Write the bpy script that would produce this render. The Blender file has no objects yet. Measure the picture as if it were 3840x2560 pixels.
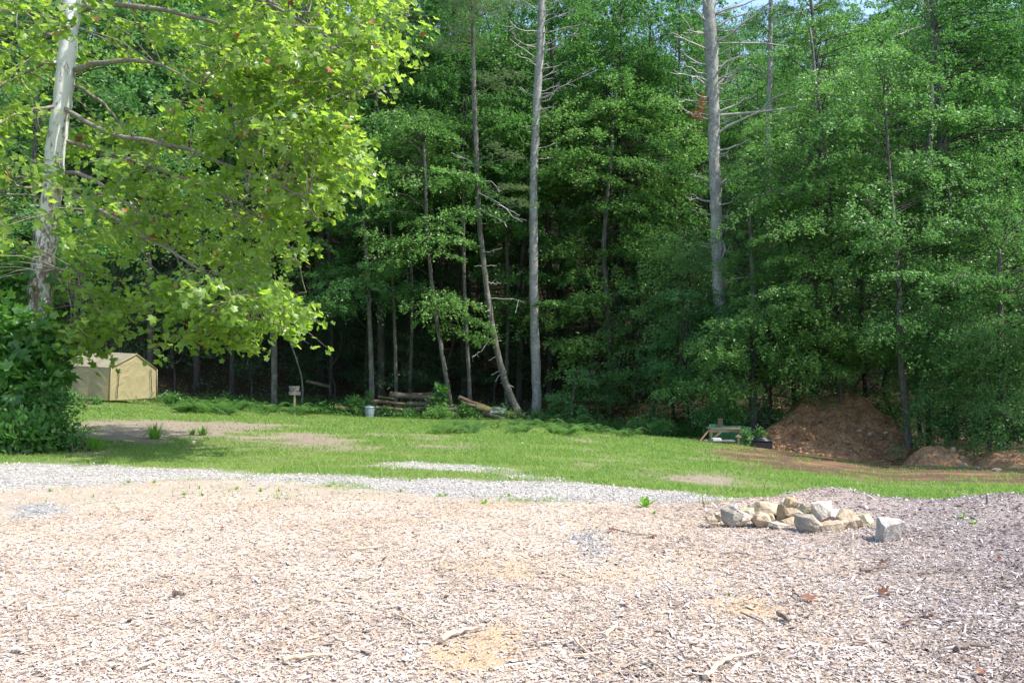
import bpy, math, random
import numpy as np
from mathutils import Vector, noise as mnoise

# ------------------------------------------------------------------ camera, sky, sun, exposure
SC = bpy.context.scene
COL = SC.collection
CAMZ, FPX, CX, HZ = 1.65, 3840 * 18 / 22.3, 1920.0, 1330.0
SUN_AZ, SUN_EL = math.radians(108), math.radians(53)      # azimuth clockwise from +Y (view direction)

cam_d = bpy.data.cameras.new('camera'); cam_d.lens = 18; cam_d.sensor_width = 22.3
cam_d.shift_y = (HZ - 1280) / 3840; cam_d.clip_start = 0.05; cam_d.clip_end = 3000
cam = bpy.data.objects.new('camera', cam_d); COL.objects.link(cam)
cam.location = (0, 0, CAMZ); cam.rotation_euler = (math.radians(90), 0, 0)
SC.camera = cam

W = bpy.data.worlds.new('World'); SC.world = W; W.use_nodes = True
_nt = W.node_tree; _nt.nodes.clear()
_o = _nt.nodes.new('ShaderNodeOutputWorld'); _b = _nt.nodes.new('ShaderNodeBackground')
_s = _nt.nodes.new('ShaderNodeTexSky'); _s.sky_type = 'NISHITA'; _s.sun_disc = False
_s.sun_elevation = SUN_EL; _s.sun_rotation = SUN_AZ; _s.dust_density = 2.0; _s.air_density = 1.0; _s.altitude = 600
_b.inputs['Strength'].default_value = 0.15
_nt.links.new(_s.outputs[0], _b.inputs[0]); _nt.links.new(_b.outputs[0], _o.inputs[0])

sun_d = bpy.data.lights.new('sun', 'SUN'); sun_d.energy = 3.1; sun_d.angle = math.radians(0.6); sun_d.color = (1.0, 0.95, 0.87)
sun = bpy.data.objects.new('sun', sun_d); COL.objects.link(sun)
SV = Vector((math.cos(SUN_EL) * math.sin(SUN_AZ), math.cos(SUN_EL) * math.cos(SUN_AZ), math.sin(SUN_EL)))
sun.rotation_euler = SV.to_track_quat('Z', 'Y').to_euler()

SC.view_settings.view_transform = 'Standard'; SC.view_settings.look = 'None'
SC.view_settings.exposure = 1.44; SC.view_settings.gamma = 1.0; SC.view_settings.use_curve_mapping = False
SC.cycles.max_bounces = 6; SC.cycles.diffuse_bounces = 3; SC.cycles.transmission_bounces = 4; SC.cycles.glossy_bounces = 2
SC.cycles.sample_clamp_indirect = 6.0; SC.cycles.use_denoising = True
try: SC.cycles.denoiser = 'OPENIMAGEDENOISE'; SC.cycles.denoising_prefilter = 'ACCURATE'
except Exception: pass
SC.cycles.caustics_reflective = False; SC.cycles.caustics_refractive = False

R = np.random.default_rng(11); random.seed(5)

# ------------------------------------------------------------------ numeric helpers
def smooth(a, b, x):
    t = np.clip((x - a) / (b - a), 0, 1); return t * t * (3 - 2 * t)
def softp(x): return np.where(x > 20, x, np.log1p(np.exp(np.minimum(x, 20))))
def _hash(i, j, s):
    h = (i * 374761393 + j * 668265263 + s * 1274126177) & 0xFFFFFFFF
    h = ((h ^ (h >> 13)) * 1274126177) & 0xFFFFFFFF
    return ((h ^ (h >> 16)) & 0xFFFF) / 65535.0
def vnoise(x, y, s=0):
    x = np.asarray(x, float); y = np.asarray(y, float)
    i = np.floor(x).astype(np.int64); j = np.floor(y).astype(np.int64)
    fx = x - i; fy = y - j; fx = fx * fx * (3 - 2 * fx); fy = fy * fy * (3 - 2 * fy)
    a = _hash(i, j, s); b = _hash(i + 1, j, s); c = _hash(i, j + 1, s); d = _hash(i + 1, j + 1, s)
    return (a * (1 - fx) + b * fx) * (1 - fy) + (c * (1 - fx) + d * fx) * fy
def fbm(x, y, s=0, o=3):
    r = 0; a = 0.5
    for k in range(o): r = r + a * (vnoise(x * 2 ** k, y * 2 ** k, s + k) - 0.5); a *= 0.5
    return r
def norm(a): return a / np.maximum(np.linalg.norm(a, axis=-1, keepdims=True), 1e-9)

# ------------------------------------------------------------------ terrain height
def edge_y(u): return np.interp(u, [-.9, -.5, -.2, 0, .15, .26, .42, .6, .9], [47, 47, 47, 46, 43, 38, 38, 34, 32])
def G(x, y):
    x = np.asarray(x, float); y = np.asarray(y, float)
    u = np.clip(x / np.maximum(y, 9), -.9, .9)
    y0 = np.interp(u, [-.8, -.3, .1, .25, .45, .8], [13, 12.5, 11, 9.7, 9.2, 9.2])
    sl = np.interp(u, [-.8, -.48, -.39, -.17, 0, .26, .45, .8], [.02, .026, .038, .054, .057, .082, .114, .12])
    ye = edge_y(u)
    s = softp((y - y0) / .8) * .8
    s = s - softp((y - ye) / 1.5) * 1.5
    t = softp((y - ye - 1) / 2.0) * 2.0
    z = -sl * s + .40 * (np.sqrt(t * t + 169) - 13) + .07 * t
    far = smooth(150, 260, y); z = z * (1 - far) + far * 45
    z = z + fbm(x * .35, y * .35, 3) * .12 * smooth(12, 20, y) + fbm(x * 1.3, y * 1.3, 7) * .05
    # wood-chip heaps on the right
    m = np.exp(-((y - 9.1) / .55) ** 2) * smooth(1.9, 3.0, x)
    z = z + m * .07
    for (hx, hy, sx, sy, a) in ((3.45, 9.2, .42, .5, .13), (3.95, 9.0, .5, .5, .07), (5.5, 9.0, .55, .6, .10), (4.7, 8.6, .6, .6, .06), (6.6, 7.6, .9, .9, .16), (2.6, 8.9, .5, .4, .05)):
        z = z + a * np.exp(-((x - hx) / sx) ** 2 - ((y - hy) / sy) ** 2)
    z = z + smooth(2.0, 5.0, x) * smooth(11, 8, y) * (fbm(x * 2.2, y * 2.2, 21) * .10)
    return z
def g1(x, y): return float(G(np.array([x]), np.array([y]))[0])
def P(px, py, d): return np.array([(px - CX) / FPX * d, d, CAMZ - (py - HZ) / FPX * d])
_ds = np.concatenate([np.arange(3, 20, .03), np.arange(20, 110, .15)])
def at(px, py):
    """the place on the ground that a measured direction meets"""
    x = (px - CX) / FPX * _ds; z = CAMZ - (py - HZ) / FPX * _ds
    below = np.nonzero(z < G(x, _ds))[0]
    d = _ds[below[0]] if len(below) else 60.0
    return (px - CX) / FPX * d, d

def polysd(x, y, poly):
    """signed distance to a polygon, positive inside"""
    poly = np.array(poly); n = len(poly); best = np.full(x.shape, 1e9); inside = np.zeros(x.shape, bool)
    for i in range(n):
        a = poly[i]; b = poly[(i + 1) % n]; e = b - a; wx = x - a[0]; wy = y - a[1]
        t = np.clip((wx * e[0] + wy * e[1]) / max(e @ e, 1e-9), 0, 1)
        best = np.minimum(best, np.hypot(wx - t * e[0], wy - t * e[1]))
        c = ((a[1] > y) != (b[1] > y))
        with np.errstate(divide='ignore', invalid='ignore'):
            xi = a[0] + (y - a[1]) * (b[0] - a[0]) / (b[1] - a[1] if b[1] != a[1] else 1e-9)
        inside ^= c & (x < xi)
    return np.where(inside, best, -best)
def gp(pts): return [at(*p) for p in pts]

GRAVEL = gp([(0, 1738), (400, 1745), (800, 1762), (1100, 1778), (1500, 1790), (1900, 1800), (2300, 1822), (2700, 1862), (2950, 1880)]) + [(4.2, 9.5), (3.0, 9.25)] + \
         gp([(2500, 1893), (2200, 1878), (1800, 1858), (1500, 1842), (1200, 1815), (900, 1792), (600, 1798), (300, 1815), (0, 1832)]) + [(-20, 10.6), (-20, 12.8)]
GRAVEL2 = gp([(1410, 1738), (1600, 1735), (1900, 1757), (2130, 1797), (2000, 1800), (1700, 1772)])
MULCH = gp([(-300, 1975), (0, 1960), (300, 1895), (600, 1868), (900, 1855), (1200, 1868), (1600, 1880), (2000, 1893), (2400, 1890), (2600, 1886)]) + [(2.6, 9.35), (3.6, 9.75), (4.6, 9.4), (5.6, 9.6), (7.5, 9.2), (12, 9), (14, -6), (-14, -6), (-14, 7.2)]
DIRT = [gp([(290, 1645), (330, 1592), (560, 1578), (900, 1582), (1080, 1595), (900, 1612), (780, 1632), (560, 1650)]), gp([(960, 1640), (1150, 1628), (1330, 1660), (1340, 1680), (1100, 1668)]),
        gp([(1560, 1668), (1620, 1660), (1660, 1672), (1600, 1680)]), gp([(2570, 1800), (2700, 1788), (2780, 1796), (2640, 1812)])]
CLAY = gp([(2780, 1700), (2860, 1650), (3300, 1640), (3840, 1690), (4200, 1700), (4300, 1830), (3840, 1812), (3450, 1806), (3200, 1784), (2960, 1762), (2830, 1738)])
TANDIRT = gp([(-500, 1800), (600, 1790), (1100, 1800), (1500, 1835), (1900, 1855), (1900, 1895), (1200, 1880), (600, 1880), (0, 1985), (-500, 2000)])
BLUE = [gp([(0, 1890), (180, 1880), (320, 1915), (120, 1945), (0, 1960)]), gp([(2140, 2000), (2260, 1985), (2290, 2090), (2160, 2110)]), gp([(0, 2390), (70, 2380), (90, 2440), (0, 2480)])]
SAND = [gp([(2700, 2260), (2850, 2240), (2990, 2300), (2960, 2370), (2760, 2330)]), gp([(3010, 2380), (3160, 2400), (3150, 2450), (3020, 2430)]),
        gp([(1600, 2420), (1880, 2380), (1900, 2530), (1560, 2560)]), gp([(1100, 2350), (1250, 2330), (1290, 2420), (1080, 2430)])]

def zones(x, y):
    n1 = fbm(x * 1.1, y * 1.1, 31, 4); n2 = fbm(x * 3.1, y * 3.1, 41, 3)
    k = np.maximum(y, 6) / 12.0
    gr = smooth(-.22, .22, polysd(x, y, GRAVEL) + n1 * .9 + n2 * .4)
    gr = np.maximum(gr, smooth(-.25, .3, polysd(x, y, GRAVEL2) + n1 * 1.2 + n2 * .6) * .95)
    mu = smooth(-.18, .18, polysd(x, y, MULCH) + n1 * .5 + n2 * .4)
    di = np.zeros_like(x)
    for d in DIRT: di = np.maximum(di, smooth(-.7, .7, polysd(x, y, d) + .45 + n1 * 2.6 + n2 * 1.2))
    di = np.maximum(di, smooth(.08, .26, fbm(x * .5, y * .8, 77, 4)) * .75 * smooth(12, 15, y)); di = np.maximum(di, smooth(.16, .28, fbm(x * 1.7, y * 2.2, 87, 3)) * .8 * smooth(11, 13, y))
    td = smooth(-.3, .3, polysd(x, y, TANDIRT) + n1 + n2 * .5)
    cl = smooth(-.8, .8, polysd(x, y, CLAY) + .7 + n1 * 2.8 + n2 * 1.6)
    u = x / np.maximum(y, 9)
    fo = smooth(-1.5, 2.0, y - edge_y(u) + n1 * 3)
    bl = np.zeros_like(x)
    for d in BLUE: bl = np.maximum(bl, smooth(-.1, .15, polysd(x, y, d) + n1 * .5 + n2 * .3))
    sa = np.zeros_like(x)
    for d in SAND: sa = np.maximum(sa, smooth(-.15, .15, polysd(x, y, d) + n1 * .5 + n2 * .3))
    sa = np.maximum(sa, smooth(.10, .27, fbm(x * .55 + 9, y * .8, 151, 4)) * .75 * smooth(2.5, 0, x) * mu)
    bl = bl * .7
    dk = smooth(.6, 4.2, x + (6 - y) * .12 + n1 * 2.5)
    return dict(gravel=gr, mulch=mu, dirt=di, tan=td, clay=cl, forest=fo, blue=bl, sand=sa, dark=dk)

# ------------------------------------------------------------------ mesh + object helpers
def mesh_np(name, V, chunks, attrs=None, smooth_sh=False):
    me = bpy.data.meshes.new(name); V = np.asarray(V, np.float32)
    chunks = [np.asarray(c, np.int32) for c in (chunks if isinstance(chunks, list) else [chunks]) if len(c)]
    nl = sum(c.size for c in chunks); nf = sum(len(c) for c in chunks)
    me.vertices.add(len(V)); me.vertices.foreach_set('co', V.ravel())
    me.loops.add(nl); me.polygons.add(nf)
    me.loops.foreach_set('vertex_index', np.concatenate([c.ravel() for c in chunks]))
    tot = np.concatenate([np.full(len(c), c.shape[1], np.int32) for c in chunks])
    me.polygons.foreach_set('loop_start', np.concatenate([[0], np.cumsum(tot)[:-1]]).astype(np.int32))
    me.update(calc_edges=True)
    me.polygons.foreach_set('use_smooth', np.full(nf, bool(smooth_sh)))
    for k, v in (attrs or {}).items():
        v = np.asarray(v, np.float32)
        if v.ndim == 1: a = me.attributes.new(k, 'FLOAT', 'POINT'); a.data.foreach_set('value', v)
        else: a = me.attributes.new(k, 'FLOAT_COLOR', 'POINT'); a.data.foreach_set('color', v.ravel())
    return me

def link(name, me, mat=None, parent=None, loc=None, rot=None, scale=None):
    if mat is not None and me is not None and not me.materials: me.materials.append(mat)
    o = bpy.data.objects.new(name, me); COL.objects.link(o)
    if parent is not None: o.parent = parent
    if loc is not None: o.location = loc
    if rot is not None: o.rotation_euler = rot
    if scale is not None: o.scale = scale if hasattr(scale, '__len__') else (scale,) * 3
    return o
def tag(o, label, cat=None, group=None, kind=None):
    o['label'] = label
    if cat: o['category'] = cat
    if group: o['group'] = group
    if kind: o['kind'] = kind
    return o
def thing(name, label, cat, loc=(0, 0, 0), rz=0.0, group=None):
    o = bpy.data.objects.new(name, None); COL.objects.link(o); o.empty_display_size = .2
    o.location = loc; o.rotation_euler = (0, 0, rz); tag(o, label, cat, group); return o

class MB:
    """gathers vertices and faces of one mesh"""
    def __init__(s): s.v = []; s.f3 = []; s.f4 = []; s.n = 0
    def add(s, V, F):
        V = np.asarray(V, float).reshape(-1, 3); F = np.asarray(F, int)
        (s.f4 if F.shape[1] == 4 else s.f3).append(F + s.n); s.v.append(V); s.n += len(V); return s
    def box(s, c, size, rot=None, taper=1.0):
        h = np.array(size) / 2
        V = np.array([(-1, -1, -1), (1, -1, -1), (1, 1, -1), (-1, 1, -1), (-1, -1, 1), (1, -1, 1), (1, 1, 1), (-1, 1, 1)], float) * h
        V[4:, :2] *= taper
        if rot is not None: V = V @ np.array(rot).T
        return s.add(V + np.array(c), [(0, 3, 2, 1), (4, 5, 6, 7), (0, 1, 5, 4), (1, 2, 6, 5), (2, 3, 7, 6), (3, 0, 4, 7)])
    def bar(s, a, b, w, t, up=(0, 0, 1)):
        a = np.array(a, float); b = np.array(b, float); d = b - a; L = np.linalg.norm(d); d /= L
        sd = np.cross(d, up); sd /= max(np.linalg.norm(sd), 1e-6); n = np.cross(sd, d)
        return s.box((a + b) / 2, (w, L, t), np.stack([sd, d, n], 1))
    def tube(s, pts, rad, k=8, cap=True, rough=0.0):
        V, F, C = tube_arr(pts, rad, k, rough); b = s.n
        s.add(V, F)
        if cap:
            n = len(pts)
            s.v.append(np.array([pts[0], pts[-1]], float)); i0 = s.n; s.n += 2
            j = np.arange(k); j2 = (j + 1) % k
            s.f3.append(np.stack([np.full(k, i0), b + j2, b + j], 1)); e = b + (n - 1) * k
            s.f3.append(np.stack([np.full(k, i0 + 1), e + j, e + j2], 1))
        return s
    def mesh(s, name, sm=False, attrs=None):
        return mesh_np(name, np.concatenate(s.v), [np.concatenate(x) for x in (s.f3, s.f4) if x], attrs, sm)
    def build(s, name, mat, parent=None, sm=False, **k): return link(name, s.mesh(name, sm), mat, parent, **k)

def tube_arr(pts, rad, k=8, rough=0.0):
    pts = np.asarray(pts, float); n = len(pts); rad = np.broadcast_to(np.asarray(rad, float), (n,))
    T = norm(np.gradient(pts, axis=0))
    ref = np.array([0, 0, 1.0]) if abs(T[0, 2]) < .8 else np.array([0, 1.0, 0])
    A = norm(np.cross(T, ref)); B = np.cross(T, A)
    a = np.arange(k) * 2 * np.pi / k
    rr = rad[:, None] * (1 + rough * (R.random((n, k)) - .5) * 2)
    V = pts[:, None] + rr[..., None] * (np.cos(a)[None, :, None] * A[:, None] + np.sin(a)[None, :, None] * B[:, None])
    i = np.arange(n - 1)[:, None] * k; j = np.arange(k)[None]; j2 = (j + 1) % k
    F = np.stack([i + j, i + j2, i + k + j2, i + k + j], -1).reshape(-1, 4)
    return V.reshape(-1, 3), F, None
def spline(pts, n):
    """resample a polyline (any columns) through Catmull-Rom"""
    p = np.asarray(pts, float); p = np.concatenate([2 * p[:1] - p[1:2], p, 2 * p[-1:] - p[-2:-1]])
    m = len(p) - 3; t = np.linspace(0, m - 1e-6, n); i = t.astype(int); f = (t - i)[:, None]
    a, b, c, d = p[i], p[i + 1], p[i + 2], p[i + 3]
    return .5 * (2 * b + (c - a) * f + (2 * a - 5 * b + 4 * c - d) * f * f + (3 * b - a - 3 * c + d) * f ** 3)

# leaves -------------------------------------------------------------------------------------------
OVATE = (np.array([(0, 0, 0), (.30, .42, .10), (0, 1, -.04), (-.30, .42, .10)]), np.array([(0, 1, 2), (0, 2, 3)]))
_half = [(.05, -.02), (.30, -.10), (.62, .16), (.40, .30), (.58, .62), (.22, .58)]
_out = [(0, 0)] + _half + [(0, 1.05)] + [(-a, b) for a, b in _half[::-1]]
MAPLE = (np.array([(0, .34, .05)] + [(a, b, -.22 * abs(a) ** 1.3 - (.10 if b > .9 else 0)) for a, b in _out]),
         np.array([(0, i, i % len(_out) + 1) for i in range(1, len(_out) + 1)]))
_o8 = [(0, 0), (.48, -.02), (.30, .30), (.56, .60), (0, 1.05), (-.56, .60), (-.30, .30), (-.48, -.02)]
MAPLE8 = (np.array([(0, .34, .05)] + [(a, b, -.22 * abs(a) ** 1.3) for a, b in _o8]), np.array([(0, i, i % 8 + 1) for i in range(1, 9)]))
NEEDLE = (np.array([(-.045, 0, 0), (.045, 0, 0), (0, 1, 0)]), np.array([(0, 1, 2)]))
def leaves(Pp, D, N, S, tmpl=OVATE):
    tv, tf = tmpl; D = norm(D); sd = norm(np.cross(N, D)); n = np.cross(D, sd) * -1
    n = np.cross(sd, D)
    cu = np.random.default_rng(len(Pp)).uniform(-.6, 2.6, len(Pp))[:, None, None] if len(Pp) > 1 else 1.0; n = n[:, None] * cu if len(Pp) > 1 else n[:, None]
    V = Pp[:, None] + S[:, None, None] * (tv[None, :, 0, None] * sd[:, None] + tv[None, :, 1, None] * D[:, None] + tv[None, :, 2, None] * n)
    F = tf[None] + (np.arange(len(Pp)) * len(tv))[:, None, None]
    return V.reshape(-1, 3), F.reshape(-1, 3)

def spray(rng, c, az, L, n, wid=.55, droop=.35, up=0.0, jit=.55):
    """a flat, drooping fan of leaves on a limb that starts at c and runs towards az; returns P, D, N and the limb path"""
    dv = np.array([math.cos(az), math.sin(az), 0]); sv = np.array([-dv[1], dv[0], 0])
    droop = droop * rng.uniform(.3, 2.0); up = up + rng.normal(0, .22); thick = rng.uniform(.04, .16)
    K = max(8, int(L * 9)); tk = np.sort(rng.random(K)) * .95 + .05; sgn = np.where(np.arange(K) % 2, 1, -1)
    wl = L * wid * (np.sin(np.clip(tk, 0, 1) * 2.6 + .35) * .75 + .15) * (.7 + .6 * rng.random(K))
    k = rng.integers(0, K, n); v = np.sqrt(rng.random(n)); t = tk[k]; s = sgn[k] * v * wl[k]
    along = t * L + v * wl[k] * .55
    q = along / L
    z = up * along - droop * L * q * q * .5 - .22 * np.abs(s) * v + rng.normal(0, thick, n) * (.6 + L * .25)
    Pp = c + dv * along[:, None] + sv * s[:, None]; Pp[:, 2] += z
    Pp += rng.normal(0, .03, (n, 3))
    D = dv * .55 + sv * (sgn[k] * .75)[:, None] + rng.normal(0, .45, (n, 3)) + np.array([0, 0, -.25])
    N = np.array([0, 0, 1.0]) + rng.normal(0, jit, (n, 3)) + dv * .25
    q = np.linspace(0, 1, 5); path = c + dv * (q * L)[:, None]; path[:, 2] += up * q * L - droop * L * q * q * .5
    return Pp, D, N, path

# ------------------------------------------------------------------ materials
class Nt:
    def __init__(s, name):
        s.m = bpy.data.materials.new(name); s.m.use_nodes = True; s.t = s.m.node_tree; s.t.nodes.clear()
        s.out = s.t.nodes.new('ShaderNodeOutputMaterial')
    def n(s, typ, **k):
        x = s.t.nodes.new('ShaderNode' + typ)
        for a, v in k.items():
            if a in x.inputs.keys() if isinstance(a, str) else False: s.set(x.inputs[a], v)
            else: setattr(x, a, v)
        return x
    def set(s, sock, v):
        if isinstance(v, bpy.types.NodeSocket): s.t.links.new(v, sock)
        elif isinstance(v, (tuple, list)) and sock.type == 'RGBA': sock.default_value = (*v[:3], 1)
        else: sock.default_value = v
    def mix(s, f, a, b, mode='MIX'):
        x = s.t.nodes.new('ShaderNodeMix'); x.data_type = 'RGBA'; x.blend_type = mode
        s.set(x.inputs[0], f); s.set(x.inputs[6], a); s.set(x.inputs[7], b); return x.outputs[2]
    def math(s, op, a, b=0.0, clamp=False):
        x = s.t.nodes.new('ShaderNodeMath'); x.operation = op; x.use_clamp = clamp
        s.set(x.inputs[0], a); s.set(x.inputs[1], b); return x.outputs[0]
    def ramp(s, f, *stops):
        x = s.t.nodes.new('ShaderNodeValToRGB'); e = x.color_ramp.elements
        while len(e) < len(stops): e.new(.5)
        for k, (p, c) in zip(e, stops):
            k.position = p; k.color = (*c, 1) if hasattr(c, '__len__') else (c, c, c, 1)
        s.set(x.inputs[0], f); return x.outputs[0]
    def noise(s, scale, detail=4, rough=.6, vec=None, out=0):
        x = s.t.nodes.new('ShaderNodeTexNoise'); x.inputs['Scale'].default_value = scale; x.inputs['Detail'].default_value = detail; x.inputs['Roughness'].default_value = rough
        if vec is not None: s.t.links.new(vec, x.inputs['Vector'])
        return x.outputs[out]
    def vor(s, scale, vec=None, out='Distance', feature='F1', rand=1.0):
        x = s.t.nodes.new('ShaderNodeTexVoronoi'); x.feature = feature; x.inputs['Scale'].default_value = scale; x.inputs['Randomness'].default_value = rand
        if vec is not None: s.t.links.new(vec, x.inputs['Vector'])
        return x.outputs[out]
    def coord(s, k='Object'): return s.t.nodes.new('ShaderNodeTexCoord').outputs[k]
    def pos(s): return s.t.nodes.new('ShaderNodeNewGeometry').outputs['Position']
    def island(s): return s.t.nodes.new('ShaderNodeNewGeometry').outputs['Random Per Island']
    def objrand(s): return s.t.nodes.new('ShaderNodeObjectInfo').outputs['Random']
    def attr(s, k, out='Fac'):
        x = s.t.nodes.new('ShaderNodeAttribute'); x.attribute_name = k; return x.outputs[out]
    def mapv(s, vec, scale):
        x = s.t.nodes.new('ShaderNodeMapping'); s.t.links.new(vec, x.inputs[0]); x.inputs['Scale'].default_value = scale; return x.outputs[0]
    def bump(s, h, strength=.5, dist=.02):
        x = s.t.nodes.new('ShaderNodeBump'); x.inputs['Strength'].default_value = strength; x.inputs['Distance'].default_value = dist
        s.t.links.new(h, x.inputs['Height']); return x.outputs[0]
    def bsdf(s, col, rough=.8, spec=.3, normal=None, metal=0.0):
        x = s.t.nodes.new('ShaderNodeBsdfPrincipled'); s.set(x.inputs['Base Color'], col); s.set(x.inputs['Roughness'], rough)
        s.set(x.inputs['Specular IOR Level'], spec); s.set(x.inputs['Metallic'], metal)
        if normal is not None: s.t.links.new(normal, x.inputs['Normal'])
        return x.outputs[0]
    def done(s, sh): s.t.links.new(sh, s.out.inputs[0]); return s.m

def leaf_mat(name, cols, tcol, trans=.45, rough=.4, spec=.5, objvar=.25, one=False):
    m = Nt(name); r = m.objrand() if one else m.island()
    c = m.ramp(r, *[(i / (len(cols) - 1), x) for i, x in enumerate(cols)])
    ob = m.objrand()
    c = m.mix(objvar, c, m.ramp(ob, (0, (.45, .55, .6)), (.35, (.8, .9, .95)), (.65, (1.05, 1.05, 1)), (1, (1.5, 1.25, .75))), 'MULTIPLY')
    tc = m.mix(.5, tcol, m.mix(1.0, tcol, m.ramp(r, (0, (.55, .75, .5)), (1, (1.3, 1.15, .9))), 'MULTIPLY'))
    p = m.bsdf(c, rough, spec)
    t = m.n('BsdfTranslucent'); m.set(t.inputs[0], tc)
    x = m.n('MixShader'); m.set(x.inputs[0], trans); m.t.links.new(p, x.inputs[1]); m.t.links.new(t.outputs[0], x.inputs[2])
    return m.done(x.outputs[0])

M = {}
M['leaf'] = leaf_mat('broadleaf', [(.035, .105, .032), (.06, .16, .046), (.095, .215, .06)], (.14, .36, .07), .40, .45, .35, .8)
M['leaf_light'] = leaf_mat('light_broadleaf', [(.065, .16, .05), (.11, .235, .07), (.17, .31, .09)], (.20, .43, .10), .42, .42, .4, .75)
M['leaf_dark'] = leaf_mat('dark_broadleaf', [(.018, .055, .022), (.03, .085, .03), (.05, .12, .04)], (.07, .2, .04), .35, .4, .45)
M['sycamore_leaf'] = leaf_mat('sycamore_leaf', [(.075, .15, .035), (.135, .225, .05), (.20, .29, .065)], (.42, .62, .07), .58, .34, .6, 0)
M['sycamore_leaf_one'] = leaf_mat('sycamore_leaf_single', [(.075, .15, .035), (.135, .225, .05), (.20, .29, .065)], (.42, .62, .07), .58, .34, .6, 0, True)
M['shrub_leaf'] = leaf_mat('shrub_leaf', [(.05, .14, .04), (.085, .2, .05), (.13, .27, .065)], (.18, .42, .06), .45, .38, .5, .1)
M['fern'] = leaf_mat('fern_frond', [(.045, .11, .035), (.07, .155, .045), (.11, .20, .06)], (.18, .38, .07), .45, .5, .3, .2)
M['pine'] = leaf_mat('pine_needle', [(.09, .15, .07), (.14, .21, .085), (.19, .26, .10)], (.22, .34, .11), .3, .5, .3, .1)
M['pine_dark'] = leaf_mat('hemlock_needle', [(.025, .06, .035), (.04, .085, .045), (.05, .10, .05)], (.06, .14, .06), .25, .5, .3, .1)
M['red_leaf'] = leaf_mat('dead_leaf', [(.20, .055, .03), (.30, .10, .05), (.36, .16, .08)], (.5, .16, .05), .3, .6, .25, 0)
M['dry_leaf'] = leaf_mat('dry_leaf', [(.12, .045, .03), (.19, .075, .045), (.26, .13, .08)], (.5, .16, .05), .15, .6, .25, 0, True)
M['grass'] = leaf_mat('grass_blade', [(.09, .18, .03), (.14, .24, .05), (.20, .29, .07), (.28, .33, .12)], (.30, .52, .08), .4, .5, .3, 0)
M['weed'] = leaf_mat('weed_leaf', [(.10, .24, .03), (.15, .32, .04)], (.3, .6, .05), .45, .35, .4, 0)

def bark(name, a, b, c, lich=None, sc=9, stretch=.18):
    m = Nt(name); v = m.mapv(m.pos(), (1, 1, stretch)); n = m.noise(sc, 5, .7, v); n2 = m.noise(2.2, 3, .6, m.pos())
    col = m.ramp(n, (.3, a), (.52, b), (.72, c))
    if lich: col = m.mix(m.ramp(m.noise(7, 4, .75, m.pos()), (.52, 0), (.60, .85)), col, lich)
    col = m.mix(m.ramp(n2, (.3, .55), (.7, 0.0)), col, tuple(x * .55 for x in a))
    return m.done(m.bsdf(col, .9, .15, m.bump(n, .8, .03)))
M['bark'] = bark('grey_bark', (.07, .06, .05), (.14, .125, .105), (.22, .20, .17), (.20, .24, .19))
M['bark_dark'] = bark('dark_bark', (.04, .035, .03), (.075, .068, .058), (.12, .11, .095))
M['bark_pale'] = bark('weathered_pine_bark', (.17, .16, .145), (.31, .295, .27), (.45, .43, .40), (.40, .45, .37), 12, .6)
M['deadwood'] = bark('bare_dead_branch', (.28, .265, .24), (.42, .40, .37), (.52, .50, .47), None, 14)
M['twig'] = bark('sycamore_branch_bark', (.16, .135, .11), (.27, .24, .20), (.40, .37, .33), None, 16, 1)
M['log'] = bark('log_bark', (.065, .052, .038), (.12, .096, .07), (.19, .155, .12), (.16, .17, .135), 11, 1)
M['log_red'] = bark('stripped_log', (.075, .05, .036), (.125, .088, .062), (.20, .15, .11), None, 9, 1)
M['moss_log'] = bark('mossy_log', (.09, .075, .04), (.14, .13, .05), (.2, .15, .09), (.13, .17, .04), 6, 1)
M['cut'] = bark('cut_wood', (.34, .26, .17), (.46, .37, .25), (.55, .46, .34), None, 20, 1)

m = Nt('sycamore_bark'); v = m.mapv(m.pos(), (1, 1, .45)); n = m.vor(9, m.mapv(m.pos(), (1.2, 1.2, .5)), 'Color'); nn = m.math('ADD', m.math('MULTIPLY', m.math('SUBTRACT', m.mix(.45, m.noise(7, 5, .7, v), m.noise(19, 4, .7, v)), .5), 2.0), .47)
zz = m.n('SeparateXYZ'); m.t.links.new(m.pos(), zz.inputs[0])
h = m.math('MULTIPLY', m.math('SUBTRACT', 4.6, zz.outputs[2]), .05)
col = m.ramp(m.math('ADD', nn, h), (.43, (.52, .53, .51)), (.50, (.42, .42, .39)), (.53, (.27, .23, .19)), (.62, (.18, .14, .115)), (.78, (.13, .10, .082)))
M['sycamore_bark'] = m.done(m.bsdf(col, .8, .2, m.bump(nn, .6, .02)))

def simple(name, a, b, scale=8, rough=.8, spec=.3, metal=0., bumps=.3, vec_scale=(1, 1, 1), bd=.01):
    m = Nt(name); n = m.noise(scale, 5, .65, m.mapv(m.coord(), vec_scale))
    return m.done(m.bsdf(m.ramp(n, (.3, a), (.7, b)), rough, spec, m.bump(n, bumps, bd), metal))
M['plank'] = simple('weathered_plank', (.24, .17, .10), (.44, .33, .20), 9, .85, .2, vec_scale=(1, 1, 1))
M['grey_plank'] = simple('grey_weathered_board', (.10, .092, .085), (.21, .195, .175), 14, .9, .15)
M['red_plank'] = simple('brown_board', (.16, .09, .06), (.26, .16, .10), 10, .85, .2)
M['zinc'] = simple('galvanised_steel', (.20, .27, .30), (.30, .38, .41), 12, .42, .5, .5, .15)
M['sheet'] = simple('grey_sheet_metal', (.15, .20, .22), (.22, .28, .30), 4, .45, .5, .3, .1)
M['black'] = simple('black_plastic', (.012, .012, .013), (.03, .03, .03), 10, .38, .5)
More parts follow.
